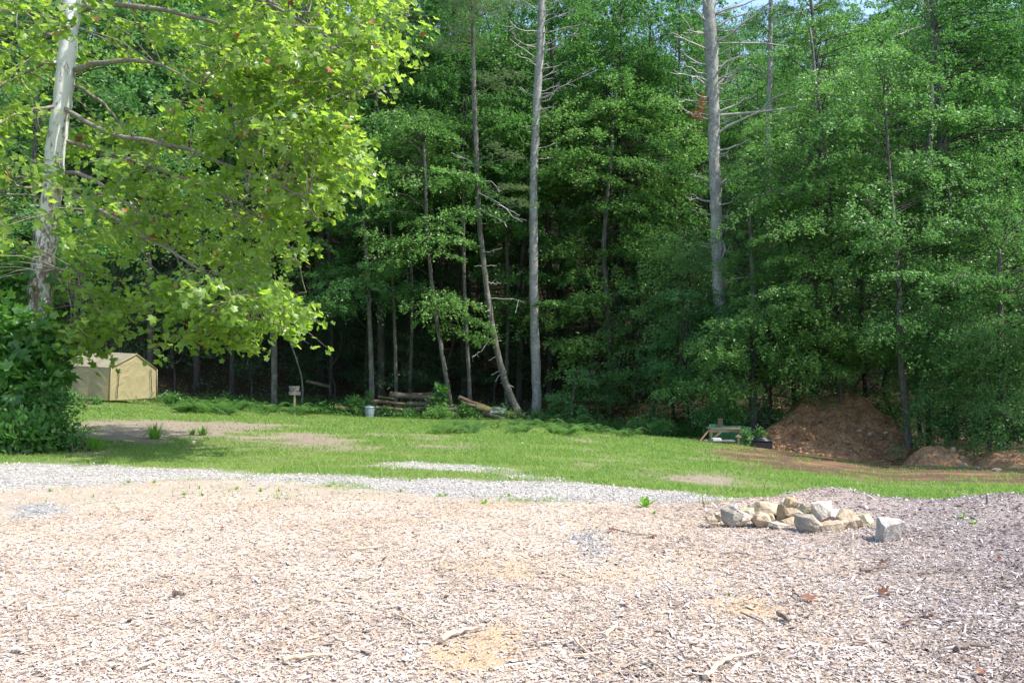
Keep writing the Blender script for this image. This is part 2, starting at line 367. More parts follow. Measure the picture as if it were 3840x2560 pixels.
M['green_panel'] = simple('green_painted_board', (.025, .12, .05), (.05, .19, .085), 2.5, .6, .35, bumps=.1)
M['white_block'] = simple('pale_block', (.55, .52, .47), (.72, .68, .62), 12, .9, .2)
M['zip'] = simple('dark_zip', (.02, .02, .018), (.04, .035, .03), 30, .6, .3)
M['stem'] = simple('green_brown_stem', (.07, .075, .035), (.14, .12, .07), 12, .8, .2)
M['stick'] = simple('bleached_stick', (.38, .28, .19), (.62, .50, .38), 25, .85, .2)
M['stick_dark'] = simple('dark_twig', (.10, .075, .06), (.24, .19, .16), 25, .85, .2)
def fabric(name, a, b):
    m = Nt(name); n = m.noise(1.6, 4, .6, m.coord()); w = m.vor(120, m.coord())
    col = m.ramp(n, (.3, a), (.7, b)); p = m.bsdf(col, .5, .35, m.bump(m.noise(5, 4, .6, m.coord()), .5, .05))
    t = m.n('BsdfTranslucent'); m.set(t.inputs[0], tuple(x * .9 for x in b)); x = m.n('MixShader'); m.set(x.inputs[0], .3)
    m.t.links.new(p, x.inputs[1]); m.t.links.new(t.outputs[0], x.inputs[2]); return m.done(x.outputs[0])
M['tarp'] = fabric('tan_tarpaulin', (.33, .285, .155), (.40, .345, .20))
M['tarp_roof'] = fabric('greyish_tan_tarpaulin', (.29, .262, .18), (.35, .32, .225))  # roof cloth slightly darker and greyer than the front
M['tarp_side'] = fabric('brown_tan_tarpaulin', (.33, .265, .135), (.40, .325, .175))

def rock_mat(name, a, b, c):
    m = Nt(name); co = m.coord(); n = m.noise(9, 6, .7, co); n2 = m.noise(40, 3, .6, co); n3 = m.noise(3, 2, .5, m.pos())
    col = m.ramp(n, (.32, a), (.5, b), (.68, c)); col = m.mix(m.ramp(n2, (.55, 0), (.75, .4)), col, (.2, .17, .14))
    col = m.mix(m.ramp(n3, (.5, 0.), (.7, .5)), col, tuple(x * .7 for x in b))
    col = m.mix(m.ramp(m.vor(14, co), (.04, .6), (.16, 0.)), col, tuple(x * .4 for x in a)); return m.done(m.bsdf(col, .95, .06, m.bump(m.mix(.5, n, n2), 1.0, .03)))
M['rock_tan'] = rock_mat('tan_stone', (.27, .205, .13), (.41, .325, .225), (.54, .46, .355))
M['rock_pale'] = rock_mat('pale_stone', (.34, .29, .22), (.49, .43, .345), (.62, .56, .475))
M['rock_grey'] = rock_mat('grey_stone', (.19, .165, .125), (.31, .275, .22), (.44, .40, .33))
M['rock_lilac'] = rock_mat('whitish_lilac_stone', (.30, .265, .235), (.43, .39, .355), (.57, .525, .485))
M['rock_brown'] = rock_mat('brown_stone', (.26, .18, .10), (.38, .28, .17), (.48, .38, .25))
M['rock_olive'] = rock_mat('greenish_tan_stone', (.28, .25, .15), (.40, .36, .24), (.50, .46, .34))
M['clay_stone'] = rock_mat('clay_stained_stone', (.30, .19, .11), (.42, .30, .20), (.52, .42, .32))

m = Nt('clay_soil'); p = m.pos(); n = m.noise(1.3, 6, .7, p); n2 = m.noise(9, 6, .75, p); v = m.vor(14, p)
col = m.ramp(n, (.3, (.30, .16, .078)), (.5, (.50, .285, .145)), (.7, (.60, .39, .225)))
col = m.mix(m.ramp(n2, (.3, .7), (.6, 0.)), col, (.10, .05, .025))
col = m.mix(m.ramp(v, (.06, .8), (.16, 0.)), col, (.42, .30, .19))
hh = m.mix(.4, n2, v)
M['clay'] = m.done(m.bsdf(col, .95, .1, m.bump(hh, 1., .12)))

# the ground: lawn, gravel, wood chips, bare soil and leaf litter in one material, led by where each lies
m = Nt('ground'); p = m.pos()
nb = m.noise(.6, 4, .6, p); nm = m.noise(4, 5, .65, p); nf = m.noise(28, 5, .7, p); nff = m.noise(90, 4, .7, p)
grass = m.ramp(nm, (.3, (.075, .12, .022)), (.5, (.10, .165, .028)), (.7, (.15, .19, .05)))
grass = m.mix(m.ramp(nb, (.35, 0.), (.7, .45)), grass, (.19, .20, .07))
grass = m.mix(m.ramp(nf, (.52, 0.), (.66, .5)), grass, (.22, .19, .10))
dirt = m.ramp(nm, (.3, (.17, .135, .10)), (.7, (.27, .215, .165)))
dirt = m.mix(m.ramp(nff, (.56, 0.), (.66, .7)), dirt, (.55, .50, .43))
tan = m.ramp(nm, (.3, (.30, .235, .175)), (.7, (.42, .345, .27)))
tan = m.mix(m.ramp(nff, (.54, 0.), (.64, .6)), tan, (.30, .30, .30))
vg = m.vor(55, p, 'Color'); vgd = m.vor(55, p)
gsep = m.n('SeparateColor'); m.t.links.new(vg, gsep.inputs[0])
gravel = m.ramp(gsep.outputs[0], (0, (.17, .155, .14)), (.35, (.30, .278, .25)), (.7, (.41, .382, .345)), (1, (.51, .48, .44)))
gravel = m.mix(m.ramp(m.noise(1.1, 4, .6, m.mapv(p, (.35, 1.6, 1))), (.42, .75), (.60, 0.)), gravel, (.27, .255, .245))
blue = m.ramp(gsep.outputs[0], (0, (.14, .145, .15)), (.6, (.23, .24, .245)), (1, (.34, .345, .35)))
vm = m.vor(60, m.mapv(p, (1, 2.2, 1)), 'Color'); msep = m.n('SeparateColor'); m.t.links.new(vm, msep.inputs[0])
ml = m.ramp(msep.outputs[0], (0, (.30, .215, .15)), (.4, (.43, .335, .25)), (1, (.56, .47, .38)))
ml = m.mix(m.ramp(m.noise(.9, 5, .65, p), (.40, .5), (.58, 0.)), ml, (.37, .27, .185))
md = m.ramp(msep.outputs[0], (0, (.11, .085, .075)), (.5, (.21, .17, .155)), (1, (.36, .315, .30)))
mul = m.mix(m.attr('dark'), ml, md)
sand = m.ramp(nf, (.3, (.34, .235, .145)), (.7, (.46, .335, .215)))
clay = m.ramp(nm, (.3, (.05, .032, .022)), (.55, (.11, .066, .042)), (.75, (.20, .12, .072)))
clay = m.mix(m.ramp(nb, (.5, 0.), (.62, .7)), clay, (.26, .15, .085))
clay = m.mix(m.ramp(nff, (.57, 0.), (.66, .6)), clay, (.22, .155, .115))
litter = m.ramp(m.noise(14, 5, .75, p), (.3, (.025, .018, .012)), (.5, (.06, .04, .026)), (.7, (.11, .075, .048)))
c = m.mix(m.attr('dirt'), grass, dirt); c = m.mix(m.attr('clay'), c, clay); c = m.mix(m.attr('forest'), c, litter)
c = m.mix(m.attr('tan'), c, tan); c = m.mix(m.attr('gravel'), c, gravel); c = m.mix(m.attr('mulch'), c, mul)
c = m.mix(m.attr('sand'), c, sand); c = m.mix(m.attr('blue'), c, blue)
hh = m.mix(.5, nf, vgd); M['ground'] = m.done(m.bsdf(c, .95, .12, m.bump(hh, .8, .02)))
m = Nt('wood_chip'); i = m.island(); pw = m.noise(.9, 5, .65, m.pos())
ml = m.ramp(i, (0, (.19, .14, .105)), (.08, (.34, .265, .215)), (.3, (.455, .38, .32)), (.7, (.53, .465, .41)), (1, (.64, .595, .555)))
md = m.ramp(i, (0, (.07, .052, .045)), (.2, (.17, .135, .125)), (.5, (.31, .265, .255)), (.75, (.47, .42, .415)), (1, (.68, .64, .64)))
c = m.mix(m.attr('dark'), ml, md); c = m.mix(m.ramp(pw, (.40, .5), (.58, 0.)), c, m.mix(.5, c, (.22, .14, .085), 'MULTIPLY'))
M['chip'] = m.done(m.bsdf(c, .85, .2, m.bump(m.noise(60, 3, .6, m.pos()), .3, .01)))
m = Nt('pebble'); i = m.island()
M['pebble'] = m.done(m.bsdf(m.mix(m.attr('blue'), m.ramp(i, (0, (.20, .185, .165)), (.4, (.33, .308, .278)), (1, (.50, .47, .43))), m.ramp(i, (0, (.10, .115, .13)), (.6, (.19, .21, .23)), (1, (.34, .36, .375)))), .9, .15))

# ------------------------------------------------------------------ ground sheet
def spaced(segs):
    out = []
    for a, b, n in segs: out.append(np.linspace(a, b, n, endpoint=False))
    return np.concatenate(out + [[segs[-1][1]]])
gx = spaced([(-400, -60, 20), (-60, -26, 40), (-26, -9, 60), (-9, 9, 130), (9, 26, 55), (26, 60, 40), (60, 400, 20)])
gy = spaced([(-60, -2, 20), (-2, 3, 14), (3, 13, 90), (13, 48, 95), (48, 100, 60), (100, 500, 30)])
XX, YY = np.meshgrid(gx, gy); XX = XX.ravel(); YY = YY.ravel(); ZZ = G(XX, YY); Zn = zones(XX, YY)
nx = len(gx); ii, jj = np.meshgrid(np.arange(len(gy) - 1), np.arange(nx - 1), indexing='ij'); a0 = (ii * nx + jj).ravel()
F = np.stack([a0, a0 + 1, a0 + nx + 1, a0 + nx], 1)
VV = np.stack([XX, YY, ZZ], 1)
fm = {k: v[F].mean(1) for k, v in Zn.items()}
cls = np.where(fm['mulch'] > .5, 1, np.where(fm['gravel'] > .5, 2, np.where(fm['forest'] > .5, 3, 0)))
for ci, (nm_, lb) in enumerate((('ground', 'green mown lawn with bare worn patches sloping to the woods'), ('mulch_bed', 'pale wood chip mulch covering the foreground'),
                               ('gravel_road', 'white gravel drive crossing between mulch and lawn'), ('forest_floor', 'brown leaf litter hillside rising under the trees'))):
    f = F[cls == ci]; used, inv = np.unique(f, return_inverse=True)
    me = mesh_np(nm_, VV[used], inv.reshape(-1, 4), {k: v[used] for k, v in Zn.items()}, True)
    tag(link(nm_, me, M['ground']), lb, None, None, 'structure')

# ------------------------------------------------------------------ wood chips, pebbles, grass blades (uncountable stuff)
def scatter(n, d0, d1, half, power=1.0):
    """random places in front of the viewer's end of the yard, thinner with distance"""
    d = d0 * (d1 / d0) ** (R.random(n) ** power); x = (R.random(n) * 2 - 1) * half * d
    return x, d
def local_frame(n, tilt):
    az = R.random(n) * 2 * np.pi; N = norm(np.stack([R.normal(0, tilt, n), R.normal(0, tilt, n), np.ones(n)], 1))
    D = np.stack([np.cos(az), np.sin(az), np.zeros(n)], 1); D = norm(D - N * (D * N).sum(1, keepdims=True)); S = np.cross(N, D)
    return D, S, N
def chip_mesh(x, y, L, Wd, T, tilt, lift):
    n = len(x); D, S, N = local_frame(n, tilt); c = np.stack([x, y, G(x, y) + lift], 1)
    t1 = .35 + .65 * R.random(n); t2 = .35 + .65 * R.random(n); sk = R.normal(0, .2, n); bend = R.normal(0, .08, n)
    q = []
    for (a, b, w) in ((-1, -1, t1), (1, -1, t2), (1, 1, t2), (-1, 1, t1)):
        q.append(c + D * (a * L / 2 + sk * b * Wd)[:, None] + S * (b * w * Wd / 2)[:, None] + N * (bend * L)[:, None])
    top = np.stack(q, 1) + (N * T[:, None])[:, None]; bot = np.stack(q, 1) - (N * T[:, None] * .6)[:, None]
    V = np.concatenate([top, bot], 1).reshape(-1, 3); o = (np.arange(n) * 8)[:, None]
    F = np.concatenate([o + np.array(f) for f in ((0, 1, 2, 3), (4, 5, 1, 0), (6, 7, 3, 2))], 0)
    return V, F
def chips(n, d0, d1, Ls, name, label):
    x, y = scatter(n, d0, d1, .72); z = zones(x, y)
    keep = (R.random(n) < z['mulch'] * (1 - .72 * z['sand']) * (1 - .6 * z['blue']) + .04 * z['tan']); x = x[keep]; y = y[keep]; n = len(x)
    L = np.exp(R.normal(math.log(Ls), .5, n)); L = np.clip(L, .008, .16); Wd = L * (.18 + .4 * R.random(n)); Wd = np.minimum(Wd, .03)
    lg = R.random(n) < .07; L = np.where(lg, L * 2.3, L); Wd = np.where(lg, Wd * .7, Wd)
    V, F = chip_mesh(x, y, L, Wd, .001 + .0018 * R.random(n), .26, .002 + .008 * R.random(n))
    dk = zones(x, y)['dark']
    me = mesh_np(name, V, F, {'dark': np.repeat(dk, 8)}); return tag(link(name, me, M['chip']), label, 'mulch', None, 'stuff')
chips(160000, 3.3, 11.5, .0185, 'wood_chips', 'loose pale and weathered wood chips strewn over the mulch bed')

def ico():
    t = (1 + 5 ** .5) / 2
    v = np.array([(-1, t, 0), (1, t, 0), (-1, -t, 0), (1, -t, 0), (0, -1, t), (0, 1, t), (0, -1, -t), (0, 1, -t), (t, 0, -1), (t, 0, 1), (-t, 0, -1), (-t, 0, 1)]) / math.hypot(1, t)
    f = np.array([(0, 11, 5), (0, 5, 1), (0, 1, 7), (0, 7, 10), (0, 10, 11), (1, 5, 9), (5, 11, 4), (11, 10, 2), (10, 7, 6), (7, 1, 8), (3, 9, 4), (3, 4, 2), (3, 2, 6), (3, 6, 8), (3, 8, 9), (4, 9, 5), (2, 4, 11), (6, 2, 10), (8, 6, 7), (9, 8, 1)])
    return v, f
OCT = (np.array([(1, 0, 0), (0, 1, 0), (-1, 0, 0), (0, -1, 0), (0, 0, 1), (0, 0, -1)], float), np.array([(0, 1, 4), (1, 2, 4), (2, 3, 4), (3, 0, 4), (1, 0, 5), (2, 1, 5), (3, 2, 5), (0, 3, 5)]))
def stones(x, y, z, S, tm=OCT):
    n = len(x); tv, tf = tm; k = len(tv); a = R.random(n) * 6.28
    V = tv[None] * (1 + .35 * R.normal(0, 1, (n, k, 1)).clip(-1, 1)) * np.stack([S, S * (.6 + .4 * R.random(n)), S * (.45 + .3 * R.random(n))], 1)[:, None]
    ca, sa = np.cos(a)[:, None], np.sin(a)[:, None]
    V = np.stack([V[..., 0] * ca - V[..., 1] * sa, V[..., 0] * sa + V[..., 1] * ca, V[..., 2]], -1) + np.stack([x, y, z], 1)[:, None]
    return V.reshape(-1, 3), (tf[None] + (np.arange(n) * k)[:, None, None]).reshape(-1, 3), k
x, y = scatter(70000, 6.5, 14.5, .75); z = zones(x, y)
k = R.random(len(x)) < np.maximum.reduce([z['gravel'] * (1 - z['mulch']), z['blue'] * .9, z['tan'] * .12 * (1 - z['mulch'])]); x = x[k]; y = y[k]
V, F, kk = stones(x, y, G(x, y) + .004, .006 + .020 * R.random(len(x)) ** 2)
tag(link('gravel_stones', mesh_np('gravel_stones', V, F, {'blue': np.repeat(zones(x, y)['blue'], kk)}), M['pebble']), 'loose white and blue-grey gravel stones on the drive', 'gravel', None, 'stuff')

def blades(n, d0, d1, half, name, label, hs=.05):
    x, y = scatter(n, d0, d1, half, .8); z = zones(x, y)
    cl = smooth(-.16, .14, fbm(x * 1.6, y * 1.6, 91, 3))
    pr = (1 - z['gravel']) * (1 - z['mulch']) * (1 - .96 * z['dirt']) * (1 - z['clay'] * np.where(cl > .75, .7, 1.0)) ** 1.5 * (1 - .93 * z['tan']) * (1 - z['forest']) * (.22 + .78 * cl)
    k = R.random(n) < pr; x = x[k]; y = y[k]; n = len(x); s = np.clip(y / 16, .8, 2.0)
    h = hs * (.5 + R.random(n)) * np.sqrt(s) * (.7 + .7 * vnoise(x * .8, y * .8, 61)); w = .0065 * s * (.7 + .6 * R.random(n)); a = R.random(n) * 6.28; ln = R.normal(0, .6, (n, 2)) * h[:, None]
    b = np.stack([x, y, G(x, y) - .005], 1); dx = np.stack([np.cos(a) * w, np.sin(a) * w, np.zeros(n)], 1)
    V = np.stack([b - dx, b + dx, b + np.stack([ln[:, 0], ln[:, 1], h], 1)], 1).reshape(-1, 3)
    tag(link(name, mesh_np(name, V, np.arange(n * 3).reshape(-1, 3)), M['grass']), label, 'grass', None, 'stuff')
blades(620000, 9.0, 49, .78, 'lawn_grass', 'short bright green grass growing over the lawn')

def lawn_weeds(n):
    x, y = scatter(n, 10, 47, .76, .8); z = zones(x, y); f = vnoise(x * 1.3, y * 1.3, 131) * vnoise(x * 4, y * 4, 141)
    k = (R.random(n) < smooth(.22, .5, f)) & (z['gravel'] + z['mulch'] + z['tan'] + z['clay'] < .3) & (R.random(n) > z['dirt'] * .8); x, y = x[k], y[k]; n = len(x); s = np.clip(y / 18, .8, 1.8)
    V, F = leaves(np.stack([x, y, G(x, y) + .015 + .04 * R.random(n)], 1), np.stack([R.normal(0, 1, n), R.normal(0, 1, n), R.normal(.3, .3, n)], 1), np.array([0, 0, 1.]) + R.normal(0, .35, (n, 3)), .035 * s * R.uniform(.6, 1.5, n)); tag(link('lawn_weeds', mesh_np('lawn_weeds', V, F), M['fern']), 'small broad-leaved clover and weeds growing in the lawn', 'weeds', None, 'stuff')
lawn_weeds(90000)
# ------------------------------------------------------------------ tree builders
def trunk_mb(path, k=10, rough=.06, n=26, flare=1.35):
    """path rows: x, y, z, radius"""
    q = spline(path, n); pts = q[:, :3].copy(); r = q[:, 3].copy()
    hgt = pts[:, 2] - pts[0, 2]; r = r * (1 + (flare - 1) * np.exp(-hgt / .45))
    pts[1:-1, :2] += R.normal(0, .012, (n - 2, 2))
    return MB().tube(pts, r, k, True, rough)
def px_path(rows, d, base=None, grow=None):
    """rows px, py, width px -> trunk path at distance d, carried down to the ground (list order: bottom first)"""
    out = [(*P(a, b, d), w * d / FPX / 2) for a, b, w in rows]
    x, y, z, r = out[0]; zb = g1(x, y) - .15
    if z > zb + .3: out.insert(0, (x + (base or 0), y, zb, r * 1.08))
    else: out[0] = (x, y, zb, r)
    if grow:
        a = np.array(out[-1]); b = np.array(out[-2]); dv = (a - b)[:3]; dv /= max(np.linalg.norm(dv), 1e-6)
        out.append((*(a[:3] + dv * grow), .05))
    return out
def on_path(path, z):
    p = np.asarray(path); zz = p[:, 2]; return np.array([np.interp(z, zz, p[:, i]) for i in range(4)])

def crown_from_targets(rng, path, targets, nleaf, size, L=(1.3, 2.4), wid=.5, droop=.4, tmpl=OVATE, jit=.55):
    """sprays whose middles lie at the targets, each on a limb that leaves the trunk"""
    Ps, Ds, Ns = [], [], []; mb = MB(); p = np.asarray(path)
    for c in targets:
        zt = np.clip(c[2] - .1 * np.hypot(*(c[:2] - p[0, :2])) - .3, p[:, 2].min() + .8, p[:, 2].max()); o = on_path(path, zt)
        az = math.atan2(c[1] - o[1], c[0] - o[0]) + rng.normal(0, .35); l = rng.uniform(*L)
        st = np.array(c) - np.array([math.cos(az), math.sin(az), 0]) * l * .5; st[2] += droop * l * .12
        a, b, n_, pth = spray(rng, st, az, l, int(nleaf * rng.uniform(.6, 1.3) * l / np.mean(L)), wid, droop, rng.normal(0.02, .12), jit)
        Ps.append(a); Ds.append(b); Ns.append(n_)
        mid = (o[:3] + st) / 2 + np.array([0, 0, .06 * np.linalg.norm(st - o[:3])]) + rng.normal(0, .08, 3)
        full = np.concatenate([[o[:3]], [mid], pth]); q = spline(full, 7)
        r0 = min(o[3] * .4, .006 + .008 * np.linalg.norm(c - o[:3]))
        mb.tube(q, np.linspace(r0, .004, 7), 3, False)
    Pp = np.concatenate(Ps); n = len(Pp)
    V, F = leaves(Pp, np.concatenate(Ds), np.concatenate(Ns), size * rng.uniform(.5, 1.35, n), tmpl)
    return V, F, mb

def place_tree(name, label, cat, base, trunk_me, crown_me, limb_me, tm, cm, lm, group=None, rz=0, s=1.0, kids=()):
    t = thing(name, label, cat, base, rz, group); t.scale = s if hasattr(s, '__len__') else (s,) * 3
    link('trunk', trunk_me, tm, t)
    if limb_me: link('branches', limb_me, lm, t)['kind'] = 'stuff'
    if crown_me: link('crown', crown_me, cm, t)['kind'] = 'stuff'
    return t
def local(me_V, base): return np.asarray(me_V) - np.asarray(base)

def feature_tree(name, label, rows, d, targets, nleaf=220, size=.12, tm='bark', cm='leaf', L=(1.3, 2.4), wid=.5, droop=.4, grow=None, tmpl=OVATE, group=None, seed=1, rough=.06, jit=.55):
    rng = np.random.default_rng(seed); path = px_path(rows, d, grow=grow); base = np.array(path[0][:3]); base[2] += .15
    tmb = trunk_mb(path, 10, rough); tmb.v = [v - base for v in tmb.v]
    cme = lme = None
    if len(targets):
        V, F, lmb = crown_from_targets(rng, path, targets, nleaf * 1.1, size * 1.25, (L[0] * 1.2, L[1] * 1.3), wid, droop, tmpl, jit)
        cme = mesh_np('crown', V - base, F); lmb.v = [v - base for v in lmb.v]; lme = lmb.mesh('branches', True)
    return place_tree(name, label, 'tree', base, tmb.mesh('trunk', True), cme, lme, M[tm], M[cm], M['bark_dark'], group), path, base
def poly_targets(rng, poly, n, d0, d1):
    poly = np.array(poly, float); lo, hi = poly.min(0), poly.max(0); out = []
    while len(out) < n:
        q = lo + (hi - lo) * rng.random((n * 3, 2)); k = polysd(q[:, 0], q[:, 1], poly) > 0
        for a, b in q[k]:
            if len(out) < n: out.append(P(a, b, rng.uniform(d0, d1)))
    return np.array(out)

# generic woodland trees, a handful of kinds shared by many
def gen_tree(seed, H, r, z0, crad, nl, nleaf, size, droop=.35, shape='round'):
    rng = np.random.default_rng(seed); k = 7
    path = np.array([(rng.normal(0, .12) * i, rng.normal(0, .12) * i, H * i / (k - 1), r * (1 - i / (k - 1)) ** .8 + .02) for i in range(k)])
    path[0, 2] = -.4; tm = trunk_mb(path, 9); T = []
    for i in range(nl):
        f = rng.random() ** .85; z = z0 + (H - z0) * f
        env = (math.sin(min(1, .18 + .82 * (1 - f)) * math.pi * .62) if shape == 'round' else (1 - f) ** .7) * crad
        a = rng.random() * 6.28; rr = env * (.35 + .65 * math.sqrt(rng.random())); o = on_path(path, z)
        T.append((o[0] + math.cos(a) * rr, o[1] + math.sin(a) * rr, z))
    V, F, mb = crown_from_targets(rng, path, np.array(T), nleaf, size, (1.4, 2.8), .5, droop)
    return tm.mesh('trunk', True), mesh_np('crown', V, F), mb.mesh('branches', True)
TALL = [gen_tree(100 + i, h, r, z0, c, 100, 330, sz) for i, (h, r, z0, c, sz) in enumerate([(24, .22, 6, 4.6, .15), (27, .26, 9, 4.4, .15), (21, .17, 5, 4.0, .14), (25, .2, 10, 4.8, .16), (29, .25, 8, 4.2, .15)])]
LOW = [gen_tree(200 + i, h, r, z0, c, 42, 170, .11) for i, (h, r, z0, c) in enumerate([(7, .06, 1.2, 2.4), (9, .07, 2.0, 2.7), (5, .05, .6, 2.0), (11, .09, 2.5, 3.0)])]

rng = np.random.default_rng(77)
pts = []
for tries in range(9000):
    d = rng.uniform(49, 105); u = rng.uniform(-.82, .82); x = u * d
    if d < edge_y(np.array(u)) + 4: continue
    if all((x - a) ** 2 + (d - b) ** 2 > (3.1 + .045 * (d - 48)) ** 2 for a, b in pts): pts.append((x, d))
    if len(pts) >= 190: break
for (x, d) in pts:
    tme, cme, lme = TALL[rng.integers(len(TALL))]; s = rng.uniform(.8, 1.15) * (.84 if x / d > .12 and d > 50 else 1)
    place_tree('woodland_tree', 'tall leafy woodland tree standing deep in the shaded hillside woods', 'tree', (x, d, g1(x, d)), tme, cme, lme, M['bark_dark'], M['leaf'], M['bark_dark'], 'trees deep in the hillside woods', rng.random() * 6.28, (s, s, s * rng.uniform(.9, 1.15)))
for (x, d, k, s) in ((21.5, 25.8, 2, .75), (26, 23.5, 0, .8), (23, 21.5, 2, .7)):  # trees out of view, added to shade the earth heaps and brown strip
    tme, cme, lme = TALL[k]; place_tree('unseen_shade_tree', 'unseen leafy tree added right of view to shade the clay ground', 'tree', (x, d, g1(x, d)), tme, cme, lme, M['bark_dark'], M['leaf'], M['bark_dark'], 'unseen trees added for shade', rng.random() * 6.28, s)
LIGHT = [gen_tree(250 + i, h, r, z0, c, 60, 260, .11) for i, (h, r, z0, c) in enumerate([(9, .08, 1.0, 2.6), (13, .10, 1.5, 3.0), (7, .06, .5, 2.2)])]
for i, (px, d, k, s, lb) in enumerate([(2960, 39.5, 1, 1.0, 'young leafy tree behind the left shoulder of the clay bank'), (3230, 41, 1, 1.1, 'young leafy tree behind the top of the clay bank'), (3330, 39.5, 0, 1.0, 'young leafy tree left of the lichen-blotched trunk'), (3480, 36, 1, 1.0, 'young leafy tree between the lichen-blotched and the thickest trunk'), (3660, 35.5, 0, 1.1, 'young leafy tree right of the thickest trunk'), (3790, 34, 1, 1.0, 'young leafy tree at the right edge behind the dark low one'), (2760, 41, 1, 1.0, 'young leafy tree right beside the largest dead pine'), (2590, 43, 0, 1.1, 'young leafy tree left beside the largest dead pine'), (2440, 46, 0, 1.0, 'young leafy tree in the shade right of the maple trunk'), (3560, 33.6, 2, .9, 'low leafy tree before the thickest trunk'), (2900, 38.2, 2, 1.0, 'low leafy tree on the slope behind the green panel'), (3700, 31.6, 2, .8, 'low leafy tree beside the earth heaps')]):
    tme, cme, lme = LIGHT[k]; x = (px - CX) / FPX * d; place_tree('young_tree', lb, 'tree', (x, d, g1(x, d)), tme, cme, lme, M['bark_dark'], M['leaf_light'], M['bark_dark'], 'young trees on the right wood edge', rng.random() * 6.28, s)
low_pts = []
for tries in range(4000):
    u = rng.uniform(-.75, .72); d = float(edge_y(np.array(u))) + rng.uniform(3.0, 22); x = u * d
    if -.18 < u < .16 and d < 50: continue
    if all((x - a) ** 2 + (d - b) ** 2 > 2.6 ** 2 for a, b in low_pts): low_pts.append((x, d))
    if len(low_pts) >= 110: break
for (x, d) in low_pts:
    tme, cme, lme = LOW[rng.integers(len(LOW))]; s = rng.uniform(.7, 1.2)
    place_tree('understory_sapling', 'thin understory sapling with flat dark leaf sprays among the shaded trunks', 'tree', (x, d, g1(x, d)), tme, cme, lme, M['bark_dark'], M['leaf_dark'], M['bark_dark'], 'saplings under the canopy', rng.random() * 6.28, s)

# ------------------------------------------------------------------ trees that can be told apart
def rg(s): return np.random.default_rng(s)
def FT(name, label, rows, d, polys, **k):
    """polys: list of (polygon, number of sprays, d0, d1)"""
    r = rg(k.get('seed', 1) + 900); T = [poly_targets(r, p, n, a, b) for p, n, a, b in polys]
    return feature_tree(name, label, rows, d, np.concatenate(T) if T else [], **k)
FT('maple_tree', 'bushy bright green maple right of the bare-branched centre pine', [(2287, 1400, 22), (2273, 1070, 20), (2265, 900, 18), (2290, 600, 14)], 48,
   [([(2050, 540), (2130, 380), (2300, 300), (2450, 320), (2590, 480), (2630, 650), (2560, 800), (2480, 900), (2300, 900), (2180, 780), (2050, 720)], 95, 45.5, 50.5),
    ([(2080, 900), (2460, 830), (2520, 960), (2400, 1020), (2120, 1010)], 16, 45.5, 49), ([(2050, 1100), (2330, 1040), (2340, 1180), (2060, 1220)], 12, 45, 49), ([(2080, 1230), (2290, 1220), (2250, 1330), (2080, 1330)], 9, 44.5, 47)],
   nleaf=300, size=.135, cm='leaf_light', grow=4, seed=3)
FT('beech_sapling', 'low beech sapling with layered sprays at the foot of the centre pine', [(2140, 1560, 9), (2150, 1480, 8), (2165, 1400, 6)], 43.5,
   [([(2060, 1480), (2120, 1400), (2230, 1360), (2350, 1400), (2340, 1440), (2260, 1480), (2190, 1550), (2080, 1540)], 30, 42.3, 45)], nleaf=190, size=.11, cm='leaf_light', L=(.8, 1.5), seed=4)
FT('slender_tree', 'slender mottled tree rising behind the log pile left of the leaning pine', [(1685, 1490, 18), (1661, 1343, 16), (1634, 1180, 15), (1606, 935, 14), (1593, 637, 12)], 45.6,
   [([(1340, 620), (1450, 420), (1650, 380), (1720, 560), (1690, 720), (1560, 780), (1400, 800)], 55, 44, 49), ([(1560, 1130), (1680, 1080), (1830, 1180), (1800, 1260), (1640, 1230)], 13, 43.8, 46),
    ([(1430, 930), (1600, 840), (1740, 790), (1740, 900), (1580, 960), (1450, 1010)], 18, 44, 47)], nleaf=270, size=.125, cm='leaf_light', grow=1.5, seed=5)
FT('slender_tree', 'straight thin grey tree between the log pile and the leaning pine', [(1762, 1490, 16), (1753, 1288, 14), (1742, 1070, 13), (1737, 653, 11)], 47,
   [([(1640, 420), (1850, 330), (1990, 520), (1960, 640), (1700, 640)], 40, 46, 50), ([(1700, 700), (1830, 680), (1850, 800), (1720, 790)], 8, 45.5, 47.5)], nleaf=260, size=.125, cm='leaf', grow=1.5, seed=6)
FT('broadleaf_tree', 'dark thick trunked tree on the slope behind the left end of the log pile', [(1430, 1330, 28), (1427, 1016, 25), (1420, 700, 20)], 50,
   [([(1300, 100), (1650, 60), (1700, 350), (1500, 480), (1330, 420)], 60, 48, 53)], nleaf=260, size=.14, tm='bark_dark', grow=9, seed=7)
FT('broadleaf_tree', 'pale mottled young tree with bright low sprays above the trash can', [(1393, 1420, 19), (1391, 1315, 18), (1381, 1098, 15), (1370, 900, 12)], 47,
   [([(1240, 1050), (1340, 960), (1480, 960), (1500, 1060), (1400, 1150), (1260, 1220)], 24, 45, 48.5), ([(1300, 560), (1480, 520), (1500, 820), (1320, 880)], 30, 46, 50)], nleaf=240, size=.125, cm='leaf_light', grow=3, seed=8)
FT('broadleaf_tree', 'leafy tree filling the gap between the leaning pine and the centre pine', [(1900, 1400, 14), (1905, 1100, 13), (1890, 700, 10)], 50,
   [([(1800, 150), (2010, 100), (2010, 620), (1850, 640)], 34, 48, 52), ([(1840, 700), (1990, 660), (1990, 900), (1860, 880)], 16, 47.5, 50), ([(1850, 1020), (1990, 1000), (1990, 1180), (1870, 1190)], 10, 47.5, 50)], nleaf=260, size=.13, cm='leaf', grow=4, seed=33)
